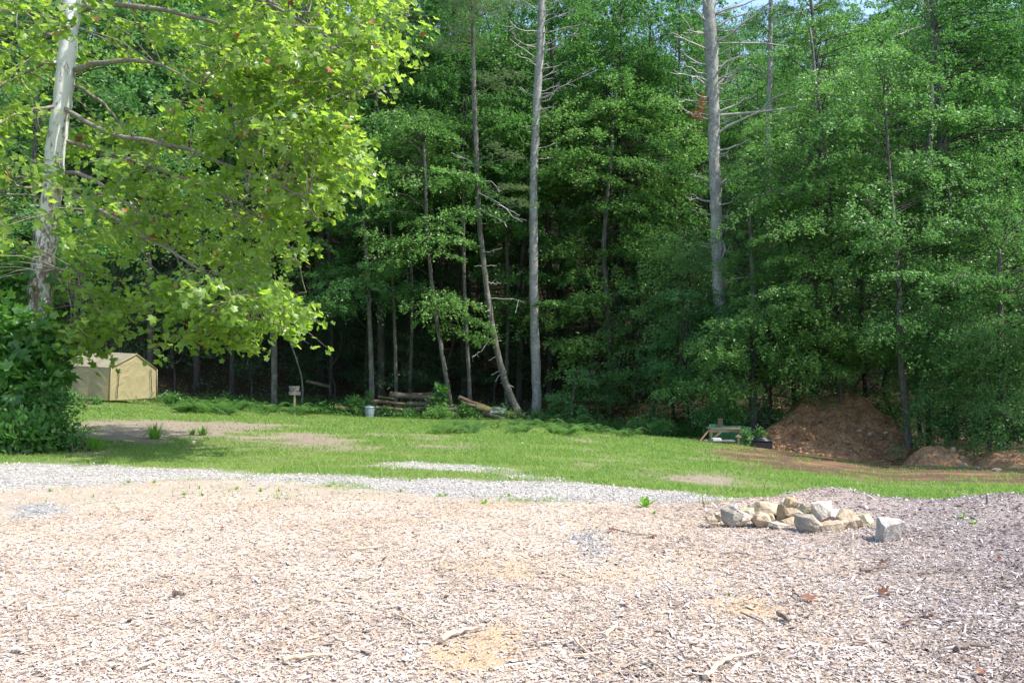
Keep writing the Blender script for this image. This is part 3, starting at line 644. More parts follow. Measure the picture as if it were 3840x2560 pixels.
FT('broadleaf_tree', 'leafy tree between the bright low sprays and the slender tree behind the logs', [(1540, 1400, 13), (1545, 1100, 12), (1530, 700, 10)], 50,
   [([(1380, 480), (1640, 420), (1650, 760), (1400, 860)], 40, 48, 52), ([(1440, 1000), (1560, 960), (1580, 1120), (1460, 1150)], 9, 47.5, 50)], nleaf=260, size=.13, cm='leaf_light', grow=4, seed=34)
FT('thin_tree', 'thin straight pole tree right of the dark thick trunk on the slope', [(1484, 1380, 13), (1475, 1100, 12), (1468, 900, 10)], 48.5, [], grow=6, seed=9)
FT('broadleaf_tree', 'grey trunked tree behind the wooden sign, crown behind the sycamore leaves', [(1028, 1460, 23), (1028, 1315, 22), (1010, 1000, 19)], 47.5,
   [([(700, 820), (1000, 700), (1250, 800), (1240, 1100), (1100, 1230), (850, 1200)], 45, 45, 50)], nleaf=240, size=.125, grow=8, seed=10)
FT('thin_tree', 'very thin bare leaning stem just above the wooden sign', [(1132, 1420, 7), (1095, 1300, 6), (1060, 1206, 5), (1020, 1080, 4)], 46.8, [], seed=11)
FT('broadleaf_tree', 'tree with lichen-blotched trunk standing at the right of the clay bank', [(3408, 1672, 28), (3392, 1506, 25), (3376, 1315, 24), (3365, 1016, 19), (3350, 820, 12)], 34,
   [([(3100, 300), (3350, 150), (3650, 250), (3720, 800), (3640, 1100), (3450, 1220), (3250, 1180), (3150, 900)], 82, 31.5, 37), ([(3300, 1230), (3520, 1200), (3560, 1330), (3420, 1330)], 10, 32, 35)],
   nleaf=330, size=.105, cm='leaf_light', grow=5, L=(1.1, 2.0), seed=12)
FT('broadleaf_tree', 'slim leafy tree directly behind the clay bank', [(3153, 1330, 16), (3153, 1261, 15), (3145, 1125, 14), (3131, 880, 14), (3077, 435, 11)], 37,
   [([(2790, 680), (2900, 380), (3100, 200), (3260, 400), (3260, 900), (3120, 1200), (2850, 1120), (2800, 880)], 110, 34, 39.5)], nleaf=330, size=.11, cm='leaf_light', grow=4, L=(1.1, 2.1), seed=13)
FT('broadleaf_tree', 'low-limbed tree whose sprays hang over the wooden workbench and clay bank', [(2826, 1480, 28), (2826, 1206, 26), (2820, 1000, 16)], 37.5,
   [([(2700, 1160), (2900, 1060), (3200, 1220), (3290, 1350), (3200, 1400), (3050, 1370), (2850, 1430), (2700, 1500), (2540, 1460), (2540, 1400), (2650, 1340)], 85, 34.6, 38.5)],
   nleaf=300, size=.11, cm='leaf_light', grow=3, L=(1.0, 1.9), seed=14)
FT('broadleaf_tree', 'thickest grey trunk at the right, half hidden by leaves', [(3580, 1560, 46), (3572, 1342, 43), (3560, 1000, 38), (3500, 54, 25)], 38,
   [([(3420, -150), (3900, -150), (3950, 650), (3700, 900), (3480, 500)], 100, 35, 41)], nleaf=330, size=.12, cm='leaf', grow=5, seed=15)
FT('broadleaf_tree', 'darker leafy tree hanging low at the right edge', [(3760, 1640, 26), (3755, 1400, 25), (3750, 1050, 18)], 32,
   [([(3560, 950), (3840, 780), (4150, 900), (4150, 1540), (3700, 1580), (3600, 1420), (3560, 1150)], 72, 29.8, 34.5)], nleaf=320, size=.10, cm='leaf', grow=1.2, L=(1.0, 1.8), seed=16)
FT('broadleaf_tree', 'tall airy tree top at the upper right with sky showing through', [(3060, 1200, 17), (3060, 907, 16), (3077, 435, 14), (3040, 0, 10)], 41,
   [([(2880, -200), (3300, -250), (3380, 150), (3100, 380), (2900, 300)], 50, 38.5, 44)], nleaf=260, size=.12, cm='leaf_light', grow=4, seed=17)
FT('shrubby_tree', 'dark leafy undergrowth tree between the right bare pine and the workbench', [(2600, 1620, 10), (2590, 1500, 9), (2570, 1400, 7)], 39.5,
   [([(2440, 1360), (2560, 1080), (2680, 1100), (2660, 1330), (2600, 1480), (2500, 1480)], 34, 37.5, 41)], nleaf=230, size=.11, cm='leaf', L=(.9, 1.7), seed=18)
FT('broadleaf_tree', 'green leafy tree behind the sycamore at the left edge', [(150, 1450, 22), (140, 1200, 21), (130, 700, 17), (150, 200, 12)], 31,
   [([(-300, 0), (300, -50), (750, 150), (720, 800), (450, 980), (150, 1150), (-300, 1150)], 105, 28.5, 34)], nleaf=260, size=.13, cm='leaf_light', grow=4, L=(1.2, 2.2), seed=19)
for i, (px, d, w, lb) in enumerate([(1240, 52, 15, 'dark bare trunk on the brown slope left of the thick trunk'), (870, 50, 18, 'dark trunk behind the hanging sycamore tips'), (560, 50, 24, 'dark trunk showing in the gap above the tan shelter'),
                             (1530, 53, 14, 'dim slim trunk deep behind the log pile'), (1900, 54, 20, 'dim trunk behind the leaning pine'), (2060, 52, 24, 'dim trunk just right of the centre pine'), (2320, 50, 18, 'dim trunk beside the maple trunk'), (2430, 54, 22, 'dim trunk in the darkest gap of the woods'), (2540, 50, 16, 'dim slim trunk left of the right bare pine')]):
    FT('dark_trunk_tree', lb, [(px, 1500, w), (px + 4, 1200, w * .95), (px - 6, 800, w * .85), (px + 5, 300, w * .6)], d, [([(px - 160, -100), (px + 160, -150), (px + 190, 500), (px - 190, 480)], 40, d - 2, d + 3)], nleaf=240, size=.15, tm='bark_dark', grow=4, seed=40 + i)

# pines ---------------------------------------------------------------------------------------------
def bare_limbs(path, lines, d, r0=.035, seed=0, twig=True):
    r = rg(seed)
    for ln in lines:
        mb = MB()
        a = P(*ln[0], d); o = on_path(path, a[2]); L = np.hypot(ln[-1][0] - ln[0][0], ln[-1][1] - ln[0][1]) * d / FPX
        dd = r.uniform(-.8, .05) * L; pts = [o[:3]]
        for k, q in enumerate(ln[1:]): pts.append(P(q[0], q[1], d + dd * (k + 1) / (len(ln) - 1)))
        q = spline(np.array(pts), 7); q[1:-1] += r.normal(0, .02 + .012 * L, (5, 3))
        mb.tube(q, np.linspace(min(r0, .022 + .022 * L), .017, 7), 5, False, .1)
        if twig and L > .8:
            for t in range(int(L * 2.2)):
                i = r.integers(2, 6); dv = norm((q[-1] - q[0])[None])[0]; e = q[i] + (dv * r.uniform(.1, .4) + r.normal(0, .22, 3)) * (.5 + .3 * L)
                mb.tube(np.array([q[i], (q[i] + e) / 2 + r.normal(0, .03, 3), e]), [.02, .016, .011], 3, False)
        yield mb
def stubs(r, n, x0, y0, y1, w):
    out = []
    for i in range(n):
        y = r.uniform(y0, y1); sg = 1 if r.random() < .6 else -1; L = r.uniform(18, 85) * (1.3 - .6 * (y - y0) / (y1 - y0)); out.append([(x0, y), (x0 + sg * (w + L * .6), y - L * .2 + r.normal(0, 8)), (x0 + sg * (w + L), y - L * r.uniform(.1, .8))])
    return out
def pine_tufts(r, spots, d, per=75, nl=.13, flat=.35):
    Pp, D = [], []
    for (px, py, rx, ry, dd) in spots:
        c = P(px, py, d + dd); sx = rx * d / FPX; sz = ry * d / FPX; n = int(per * max(1, sx * sz * 6))
        q = r.normal(0, .5, (n, 3)) * np.array([sx, sx * .8, sz]); tc = c + q
        for k in range(13):
            dv = np.stack([r.normal(0, .8, n) + np.sign(q[:, 0]) * .3, r.normal(0, .8, n), r.normal(.25, .5, n)], 1)
            Pp.append(tc); D.append(dv)
    Pp = np.concatenate(Pp); D = np.concatenate(D); n = len(Pp)
    return leaves(Pp, D, R.normal(0, 1, (n, 3)) + np.array([0, -.2, .4]), nl * r.uniform(.7, 1.3, n), NEEDLE)
def pine_tree(label, rows, d, lines, tufts, tm='bark_pale', seed=1, grow=6, needle='pine', r0=.035, extra=None):
    path = px_path(rows, d, grow=grow); base = np.array(path[0][:3]); base[2] += .15; t = thing('pine_tree', label, 'tree', base)
    mb = trunk_mb(path, 14, .10, 70, 1.25); mb.v = [v - base for v in mb.v]; mb.build('trunk', M[tm], t, True)
    for bl in bare_limbs(path, lines, d, r0, seed): bl.v = [v - base for v in bl.v]; bl.build('bare_branch', M['deadwood'], t, True)
    for (px, py, rx, ry, dd) in tufts:
        c = P(px, py, d + dd); o = on_path(path, c[2] - .3)
        if np.linalg.norm(c - o[:3]) > .4: lm = MB().tube(spline(np.array([o[:3], (o[:3] + c) / 2 + (0, 0, .1), c]), 6), np.linspace(.035, .01, 6), 5, False); lm.v = [v - base for v in lm.v]; lm.build('branch', M['bark'], t, True)
    if tufts:
        V, F = pine_tufts(rg(seed + 5), tufts, d); link('needles', mesh_np('needles', V - base, F), M[needle], t)['kind'] = 'stuff'
    return t, path, base
def z2(off, lines, s=.5442): return [[(off[0] + a * s, off[1] + b * s) for a, b in l] for l in lines]
r = rg(8)
top_t = [(1760 + r.normal(0, 75), r.uniform(-260, 180), 60, 22, r.uniform(-1.5, 1.5)) for _ in range(34)]
pine_tree('leaning slender pine with curved grey trunk and soft green needle tufts', [(1940, 1545, 28), (1906, 1463, 26), (1862, 1305, 23), (1830, 1114, 21), (1802, 886, 20), (1790, 700, 19), (1783, 470, 19), (1775, 250, 16), (1772, 60, 12)], 45.4,
          z2((1280, 853), [[(985, 385), (1100, 385)], [(1000, 490), (1120, 490), (1215, 505), (1200, 590)], [(1040, 740), (960, 850), (900, 890)], [(1075, 780), (1105, 780)], [(1065, 880), (1015, 915)], [(1090, 975), (1035, 1015)], [(1095, 985), (1060, 1060)], [(1145, 1080), (1190, 1100)], [(1120, 1050), (1100, 1075)], [(970, 175), (1110, 140)], [(980, 262), (1070, 262)], [(975, 265), (915, 265)]]) +
          z2((1280, 0), [[(955, 1325), (1080, 1400), (1250, 1530)], [(955, 1440), (1100, 1520), (1140, 1560)], [(940, 1240), (1040, 1260), (1090, 1330)], [(935, 1130), (770, 1070)]]),
          top_t + [(1840, 290, 70, 20, -1), (1920, 280, 55, 16, -1.3), (1870, 325, 60, 14, -.6), (1900, 570, 45, 14, -1), (1850, 545, 30, 14, -.5), (1940, 590, 40, 12, -1.2), (1900, 700, 40, 10, -.8), (1960, 705, 40, 10, -1), (1930, 755, 50, 12, -1), (1985, 770, 40, 12, -1.2)], 'bark', 21, 5, r0=.03)
pine_tree('tall bare-branched dead pine in the centre of the wood edge', [(2012, 1515, 36), (2009, 1343, 35), (2003, 1125, 34), (2001, 907, 32), (2001, 707, 31), (2006, 544, 30), (2014, 380, 30), (2026, 163, 29), (2033, 0, 26)], 46.5,
          z2((1280, 0), [[(1395, 90), (1480, 50)], [(1395, 170), (1500, 110), (1610, 50)], [(1400, 235), (1560, 195), (1690, 160)], [(1390, 330), (1560, 240), (1640, 235)], [(1390, 390), (1460, 330), (1540, 270)], [(1350, 410), (1250, 340), (1160, 270)], [(1345, 470), (1300, 420)], [(1385, 540), (1490, 490)], [(1385, 640), (1500, 590)], [(1390, 690), (1470, 640), (1550, 580), (1770, 480)], [(1370, 815), (1490, 795)], [(1350, 80), (1240, 0)], [(1320, 890), (1280, 880)], [(1350, 320), (1310, 310)], [(1400, 15), (1520, 10)], [(1400, 720), (1410, 780)], [(1380, 560), (1460, 540)], [(1350, 230), (1330, 225)], [(1400, -60), (1560, -140)], [(1380, -100), (1260, -190)]]) + stubs(rg(91), 22, 2015, 0, 620, 14), [], 'bark_pale', 22, 7)
t3, p3, b3 = pine_tree('largest dead pine with lichen-flecked trunk and many bare branches right of centre', [(2702, 1560, 50), (2700, 1300, 47), (2696, 1098, 45), (2690, 935, 44), (2685, 762, 44), (2677, 544, 43), (2671, 272, 46), (2658, 0, 46)], 40,
          z2((2560, 0), [[(240, 190), (370, 120), (510, 60)], [(240, 300), (420, 170), (620, 0)], [(240, 400), (330, 330)], [(250, 620), (300, 500), (330, 350)], [(255, 720), (330, 690)], [(250, 790), (380, 710), (500, 650)], [(265, 840), (380, 800)], [(265, 940), (430, 820), (610, 700), (720, 640)], [(265, 1040), (360, 1010), (470, 960)], [(270, 1270), (350, 1230), (470, 1210)], [(240, 110), (380, 50), (510, 0)], [(170, 180), (110, 100), (60, 60)], [(160, 230), (0, 225)], [(140, 350), (70, 300), (0, 270), (-60, 250)], [(150, 540), (60, 470), (0, 440)], [(155, 610), (100, 540), (0, 520), (-90, 500)], [(160, 700), (60, 700), (-30, 702)], [(170, 820), (80, 800), (0, 740)], [(260, 580), (400, 460)], [(250, 680), (370, 560)], [(620, 800), (770, 740), (960, 740)], [(270, 1500), (310, 1480)], [(170, 1110), (150, 1105)], [(210, 100), (130, -40)], [(230, 60), (340, -60)], [(230, 180), (300, 170)], [(620, 300), (700, 310), (790, 330)], [(245, 480), (420, 370)], [(255, 560), (300, 430), (460, 380)]]) +
          z2((2560, 853), [[(280, 50), (290, 130), (275, 200)], [(275, 290), (310, 270)], [(285, 415), (400, 345), (470, 340)], [(200, 140), (165, 140)], [(205, 300), (175, 295)], [(280, 570), (380, 555)]]) + stubs(rg(92), 34, 2673, 0, 1000, 20), [], 'bark_pale', 23, 8, r0=.075)
rr = rg(31); n = 900; c = np.concatenate([P(2632, 385, 39.6) + rr.normal(0, 1, (n // 2, 3)) * (.10, .12, .28), P(2615, 430, 39.6) + rr.normal(0, 1, (n // 2, 3)) * (.18, .12, .16)])
V, F = leaves(c, rr.normal(0, .6, (n, 3)) + (0, 0, -.8), rr.normal(0, 1, (n, 3)), .13 * rr.uniform(.6, 1.2, n), NEEDLE); tag(link('dead_needles', mesh_np('dead_needles', V - b3, F), M['red_leaf'], t3), 'rust-red dead needle clump on the trunk')['kind'] = 'stuff'
n = 1500; tt = rr.random(n); zz = 1.65 + (1330 - (1560 - 480 * tt)) / FPX * 40; o = np.array([on_path(p3, z_) for z_ in zz]); a = rr.random(n) * 6.28; rad = .28 + .35 * rr.random(n) * (1.1 - tt)
c = o[:, :3] + np.stack([np.cos(a) * rad, np.sin(a) * rad, rr.normal(0, .1, n)], 1); V, F = leaves(c, np.stack([np.cos(a), np.sin(a), -.4 + 0 * a], 1) + rr.normal(0, .4, (n, 3)), np.stack([np.cos(a), np.sin(a), .6 + 0 * a], 1) + rr.normal(0, .4, (n, 3)), .13 * rr.uniform(.6, 1.2, n))
link('climbing_ivy', mesh_np('climbing_ivy', V - b3, F), M['leaf'], t3)['kind'] = 'stuff'
pine_tree('thinner grey pine with dark needle tufts right of the largest dead pine', [(2870, 1300, 21), (2872, 1000, 20), (2881, 544, 19), (2884, 381, 19), (2889, 109, 17), (2892, -40, 14)], 42,
          z2((2560, 0), [[(620, 300), (560, 250), (470, 300)], [(590, 560), (540, 500), (530, 440)], [(640, 130), (820, 80), (1000, 10)], [(620, 310), (760, 320), (800, 330)], [(615, 800), (720, 770), (800, 740)], [(610, 860), (730, 840)]]),
          [(2880, 50, 60, 22, 0), (2840, 90, 40, 14, -.5), (2960, 40, 70, 20, .4), (2940, 130, 50, 14, -.4), (3020, 160, 60, 18, .2), (2820, 560, 45, 20, -.5), (2780, 600, 55, 22, -.8), (2850, 620, 50, 22, 0), (2800, 680, 60, 24, -.6), (2870, 700, 50, 22, .3), (2760, 740, 50, 20, -.8), (2830, 770, 50, 22, .2), (2770, 820, 50, 18, -.4), (2900, 800, 45, 20, .5), (2790, 900, 45, 22, -.5), (2840, 960, 45, 20, 0), (2790, 1030, 40, 20, -.3)], 'bark_pale', 24, 5, 'pine_dark')
pine_tree('dark pine top crossing the sky gap at the upper right', [(3480, 700, 26), (3490, 400, 24), (3480, 54, 24), (3470, -150, 18)], 46, z2((2560, 0), [[(1680, 150), (1560, 220), (1440, 260)], [(1690, 200), (1800, 180)], [(1700, 60), (1640, 0)]]),
          [(3400 + r.normal(0, 60), r.uniform(-60, 210), 55, 16, r.uniform(-1, 1)) for _ in range(9)] + [(3230, 90, 60, 16, 0), (3160, 150, 50, 14, .5)], 'bark', 25, 5, 'pine_dark')

# ------------------------------------------------------------------ the sycamore
SD = 16.2; rs = rg(55)
srows = [(118, 1700, 92), (140, 1250, 88), (152, 1100, 84), (160, 1000, 79), (174, 907, 76), (184, 800, 72), (201, 680, 70), (212, 544, 68), (229, 408, 66), (245, 272, 64), (256, 163, 63), (272, 0, 60), (300, -300, 50), (330, -700, 36), (345, -1100, 18)]
spath = px_path(srows, SD, grow=1.5); sbase = np.array(spath[0][:3]); sbase[2] += .15
syc = thing('sycamore_tree', 'big sycamore with flaking grey-white trunk and large yellow-green leaves at the left', 'tree', sbase)
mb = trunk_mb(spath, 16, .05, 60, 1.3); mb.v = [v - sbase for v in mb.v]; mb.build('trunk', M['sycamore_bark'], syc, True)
limbs = [([(310, 35), (400, 20), (560, 30), (700, 60), (900, 120), (1000, 180), (1080, 280)], -1.2, 26), ([(285, 262), (350, 240), (480, 228), (570, 235), (640, 262), (760, 330)], -1.8, 24), ([(280, 320), (380, 380), (440, 450), (510, 510), (610, 535)], .8, 14),
         ([(250, 648), (320, 660), (430, 730), (560, 830), (640, 930), (690, 1010)], -1.5, 18), ([(225, 780), (300, 785), (390, 790), (480, 850), (560, 980), (650, 1080)], .6, 13), ([(165, 1010), (215, 1012), (300, 1015)], -.8, 15),
         ([(300, -250), (600, -230), (900, -80), (1000, 0), (1100, 40), (1180, 52), (1350, 130)], 1.0, 22), ([(305, -120), (500, -100), (800, -50), (1100, 60), (1300, 200), (1420, 340)], -2.2, 22), ([(230, 400), (420, 500), (700, 560), (900, 640), (1100, 720), (1200, 830)], -2.6, 20),
         ([(215, 520), (500, 600), (760, 700), (950, 800), (1100, 950), (1150, 1100)], 1.2, 18), ([(200, 690), (400, 800), (650, 950), (850, 1080), (930, 1200)], -2.8, 16), ([(270, 60), (180, -20), (60, -90), (-100, -120)], .8, 18), ([(262, 100), (170, 130), (110, 60), (30, -20)], -1.6, 14), ([(250, 240), (140, 250), (0, 330)], 1.2, 14),
         ([(230, 400), (90, 420), (-100, 500)], -1.4, 14), ([(210, 560), (60, 690), (0, 720), (-150, 800)], .6, 12), ([(195, 690), (70, 700), (0, 590), (-80, 500)], -2, 12), ([(330, -600), (700, -600), (1100, -400), (1400, -150), (1540, 60)], -1, 22), ([(335, -700), (0, -700), (-400, -500)], 1, 20), ([(870, 440), (905, 520), (920, 620), (925, 720)], -2.8, 9), ([(860, 740), (890, 820), (960, 855)], -2, 7), ([(800, 510), (760, 540), (712, 600)], -2.5, 6), ([(565, 525), (610, 520), (570, 590)], -2.3, 7)]
lm = MB(); lpts = []
for ln, dd, w in limbs:
    n = len(ln); pts = np.array([P(a, b, SD + dd * (i / max(n - 1, 1)) ** .8) for i, (a, b) in enumerate(ln)]); q = spline(pts, n * 3); q[1:] += rs.normal(0, .012, (len(q) - 1, 3))
    lm.tube(q, np.linspace(w * SD / FPX / 2, .008, len(q)), 7, False, .06); lpts.append(q)
lpts = np.concatenate(lpts)
big = [(-350, -420), (600, -480), (1300, -380), (1460, -200), (1500, 0), (1490, 150), (1440, 230), (1330, 330), (1340, 410), (1270, 470), (1320, 540), (1240, 640), (1275, 740), (1220, 800), (1120, 850), (1100, 960), (1010, 1020), (1080, 1100), (1060, 1160), (980, 1130), (940, 1060), (880, 1060), (760, 960), (600, 900), (470, 920), (330, 900), (200, 960), (0, 950), (-350, 900)]
T = [poly_targets(rs, big, 370, 13.2, 20.0), poly_targets(rs, [(250, 900), (320, 960), (360, 1080), (370, 1210), (320, 1290), (250, 1300), (220, 1100)], 34, 14.6, 16.5), poly_targets(rs, [(-200, 900), (170, 900), (120, 1050), (-200, 1150)], 16, 14, 17),
     poly_targets(rs, [(620, 1090), (740, 1000), (960, 1040), (1110, 1130), (1110, 1200), (930, 1250), (800, 1290), (700, 1270), (630, 1170)], 34, 12.8, 16), poly_targets(rs, [(1080, 560), (1310, 520), (1260, 740), (1130, 820), (1000, 820)], 30, 13, 17), poly_targets(rs, [(900, -50), (1490, -50), (1480, 200), (1330, 300), (900, 320)], 50, 12.8, 18), poly_targets(rs, [(820, 80), (1350, 330), (1250, 560), (800, 600)], 26, 12.8, 15)]
T = np.concatenate(T); Ps, Ds, Ns = [], [], []
tx = np.array([on_path(spath, z_)[:2] for z_ in T[:, 2]]); near = (np.abs(T[:, 0] / T[:, 1] - tx[:, 0] / tx[:, 1]) < .042) & (T[:, 1] < SD + .9) & (rs.random(len(T)) < .93); T = T[~near]
for c in T:
    k = np.argmin(((lpts - c) ** 2).sum(1)); o = lpts[k]; dv = c - o; L0 = np.linalg.norm(dv)
    az = math.atan2(dv[1], dv[0]) if L0 > .3 else rs.random() * 6.28
    mid = (o + c) / 2 + np.array([0, 0, .08 * L0]); q = spline(np.array([o, mid, c]), 6); q[1:-1] += rs.normal(0, .02, (4, 3)); lm.tube(q, np.linspace(.006 + .004 * min(L0, 3), .004, 6), 4, False)
    nt = 5
    for j in range(nt):
        a2 = az + rs.normal(0, .9); l = rs.uniform(.45, .95); e = c + np.array([math.cos(a2) * l, math.sin(a2) * l, rs.uniform(-.75, .05) * l]); lm.tube(np.array([c, (c + e) / 2 + (0, 0, .05), e]), [.006, .0045, .002], 3, False)
        n = rs.integers(7, 16); t = rs.random(n) ** .7; pp = c + (e - c) * t[:, None] + rs.normal(0, .07, (n, 3)); Ps.append(pp)
        Ds.append(np.array([math.cos(a2), math.sin(a2), -.55]) * .8 + rs.normal(0, .5, (n, 3))); Ns.append(np.array([.25, -.25, .9]) + rs.normal(0, .55, (n, 3)))
lm.v = [v - sbase for v in lm.v]; lm.build('branches', M['twig'], syc, True)['kind'] = 'stuff'
Ps = np.concatenate(Ps); Ds = norm(np.concatenate(Ds)); Ns = np.concatenate(Ns); Sz = .104 * np.clip(rs.normal(1, .3, len(Ps)), .4, 1.7)
red = rs.random(len(Ps)) < .012
inview = (np.abs(Ps[:, 0] / Ps[:, 1]) < .6) & (Ps[:, 2] < CAMZ + .4 * Ps[:, 1]) & ~red
order = np.argsort(np.where(inview, Ps[:, 1] / Sz, 1e9)); single = np.zeros(len(Ps), bool); single[order[:300]] = True
rest = ~red & ~single
V, F = leaves(Ps[rest], Ds[rest], Ns[rest], Sz[rest], MAPLE8); link('crown', mesh_np('crown', V - sbase, F), M['sycamore_leaf'], syc)['kind'] = 'stuff'
V, F = leaves(Ps[red] - (0, 0, .05), Ds[red] + (0, 0, -1), Ns[red], Sz[red] * .75, MAPLE); tag(link('withered_leaves', mesh_np('withered_leaves', V - sbase, F), M['red_leaf'], syc), 'scattered rust-red withered leaves')['kind'] = 'stuff'
one = bpy.data.meshes.new('leaf'); V, F = leaves(np.zeros((1, 3)), np.array([[0, 1., 0]]), np.array([[0, 0, 1.]]), np.ones(1), MAPLE); one = mesh_np('leaf', V, F); one.materials.append(M['sycamore_leaf_one'])
from mathutils import Matrix
for i in np.nonzero(single)[0]:
    d_ = Ds[i]; s_ = np.cross(Ns[i], d_); s_ /= np.linalg.norm(s_); n_ = np.cross(s_, d_)
    o = bpy.data.objects.new('leaf', one); COL.objects.link(o); o.parent = syc; mt = np.eye(4); mt[:3, 0] = s_ * Sz[i]; mt[:3, 1] = d_ * Sz[i]; mt[:3, 2] = n_ * Sz[i]; mt[:3, 3] = Ps[i] - sbase
    o.matrix_local = Matrix(mt.tolist())

# ------------------------------------------------------------------ shrubs, ferns, undergrowth
def shrub(name, label, base, blobs, mat, size, tmpl=OVATE, cat='shrub', seed=1, group=None, shell=.45, stems=9, dz=-.35):
    """blobs: (centre, radii, leaves)"""
    r = rg(seed); base = np.array([base[0], base[1], g1(base[0], base[1])]); Ps, Ds, Ns = [], [], []; mb = MB()
    for c, rad, n in blobs:
        c = np.array(c); v = norm(r.normal(0, 1, (n, 3))); q = r.random(n) ** shell; v2 = v * q[:, None] * np.array(rad)
        lump = 1 + .35 * np.sin(v[:, 0] * 7 + c[0]) * np.sin(v[:, 2] * 6 + 1) + .2 * np.sin(v[:, 1] * 9); p = c + v2 * lump[:, None]
        k = p[:, 2] > G(p[:, 0], p[:, 1]) + .02; p = p[k]; v = v[k]; n = len(p)
        Ps.append(p); Ds.append(v * .7 + np.array([0, 0, dz]) + r.normal(0, .5, (n, 3))); Ns.append(v * .6 + np.array([0, 0, .8]) + r.normal(0, .4, (n, 3)))
        for _ in range(stems):
            e = c + norm(r.normal(0, 1, (1, 3)))[0] * np.array(rad) * .85; e[2] = max(e[2], base[2] + .1); b = base + np.append(r.normal(0, .12, 2), 0) + (np.array([c[0], c[1], base[2]]) - base) * .5; b[2] = g1(b[0], b[1]) - .03
            mb.tube(spline(np.array([b, (b + e) / 2 + np.append(r.normal(0, .08, 2), .1), e]), 6), np.linspace(.012, .003, 6), 4, False)
    Ps = np.concatenate(Ps); n = len(Ps); V, F = leaves(Ps, np.concatenate(Ds), np.concatenate(Ns), size * r.uniform(.6, 1.25, n), tmpl)
    t = thing(name, label, cat, base, 0, group); mb.v = [v - base for v in mb.v]; mb.build('stems', M['stem'], t, True)['kind'] = 'stuff'; link('foliage', mesh_np('foliage', V - base, F), M[mat], t)['kind'] = 'stuff'; return t
shrub('leafy_vine', 'large-leaved vine thicket wrapped round the sycamore trunk', P(70, 1690, 15.6)[:2], [(P(20, 1080, 16.4), (1.2, .7, .85), 420), (P(70, 1270, 15.4), (.95, .6, .65), 420), (P(-60, 1350, 15.3), (1., .6, .6), 300), (P(170, 1390, 15.3), (.42, .5, .6), 200), (P(80, 1440, 15.0), (.9, .55, .5), 330)], 'shrub_leaf', .21, MAPLE, seed=61)
shrub('leafy_bush', 'dense small-leaved green bush at the foot of the sycamore', P(150, 1690, 14.9)[:2], [(P(60, 1570, 14.7), (1.05, .6, .62), 1500), (P(170, 1540, 14.8), (.5, .5, .72), 1150), (P(225, 1620, 14.6), (.32, .4, .42), 800), (P(-120, 1560, 14.7), (.8, .6, .7), 1100)], 'shrub_leaf', .085, seed=62)
shrub('tall_weed_clump', 'narrow-leaved weed clump in front of the left bush', P(110, 1700, 14.1)[:2], [(P(100, 1630, 14.1), (.5, .3, .42), 900), (P(0, 1650, 14.0), (.4, .3, .35), 500)], 'shrub_leaf', .12, seed=63, dz=.5)
shrub('leafy_bush', 'low loose bush at the edge of the gravel right of the left thicket', P(320, 1690, 14.4)[:2], [(P(285, 1665, 14.5), (.22, .3, .26), 380)], 'shrub_leaf', .08, seed=64)
shrub('leafy_bush', 'bush hiding the lower left corner of the tan shelter', P(300, 1560, 36)[:2], [(P(260, 1500, 36), (.5, .6, .45), 800), (P(220, 1430, 36.5), (.45, .5, .8), 800), (P(350, 1505, 37.5), (.35, .3, .22), 400)], 'shrub_leaf', .12, seed=65)
shrub('willow_shrub', 'fine-leaved pale green shrub in front of the log pile', P(1650, 1595, 42.8)[:2], [(P(1650, 1556, 42.8), (.75, .5, .48), 2200), (P(1610, 1570, 42.9), (.5, .4, .35), 900)], 'leaf_light', .09, seed=66, dz=.3)
shrub('maple_seedling', 'young broad-leaved maple seedling standing before the logs', P(1655, 1560, 43.9)[:2], [(P(1655, 1465, 43.9), (.35, .3, .4), 110), (P(1650, 1510, 43.9), (.5, .4, .4), 170)], 'shrub_leaf', .22, MAPLE, seed=67)
shrub('leafy_bush', 'broad-leaved bush between the seedling and the mossy log', P(1745, 1585, 43.6)[:2], [(P(1740, 1540, 43.6), (.5, .4, .45), 700), (P(1770, 1560, 43.4), (.45, .35, .35), 500)], 'shrub_leaf', .13, seed=68)
shrub('leafy_bush', 'small bright bush right of the leaning pine base', P(2015, 1595, 43.4)[:2], [(P(2015, 1565, 43.4), (.4, .35, .42), 420)], 'shrub_leaf', .14, seed=69)
shrub('leafy_bush', 'leafy bush just left of the trash can', P(1330, 1565, 44.8)[:2], [(P(1335, 1515, 44.9), (.5, .4, .5), 900), (P(1385, 1490, 45.4), (.25, .3, .5), 350)], 'shrub_leaf', .11, seed=70)
shrub('leafy_bush', 'bush behind the trash can beside the log pile', P(1440, 1560, 44.4)[:2], [(P(1450, 1545, 44.4), (.55, .4, .35), 900), (P(1530, 1550, 44.3), (.5, .4, .3), 700)], 'leaf', .10, seed=71)
shrub('leafy_bush', 'dark bush right behind the green panel', P(2800, 1640, 34.6)[:2], [(P(2730, 1570, 34.9), (.9, .5, .45), 1300), (P(2640, 1560, 35.2), (.7, .5, .5), 1000)], 'leaf', .11, seed=72)
shrub('leafy_bush', 'small leafy plant between the workbench and the black crate', P(2810, 1660, 32.7)[:2], [(P(2800, 1635, 32.8), (.25, .25, .32), 330), (P(2850, 1625, 33.4), (.3, .25, .25), 250)], 'leaf_light', .11, seed=73)
shrub('leafy_bush', 'round green bush on the lawn edge left of the workbench', P(2480, 1640, 35.5)[:2], [(P(2480, 1605, 35.5), (.6, .45, .42), 1300), (P(2400, 1590, 36.5), (.7, .5, .35), 1100)], 'shrub_leaf', .09, seed=74)
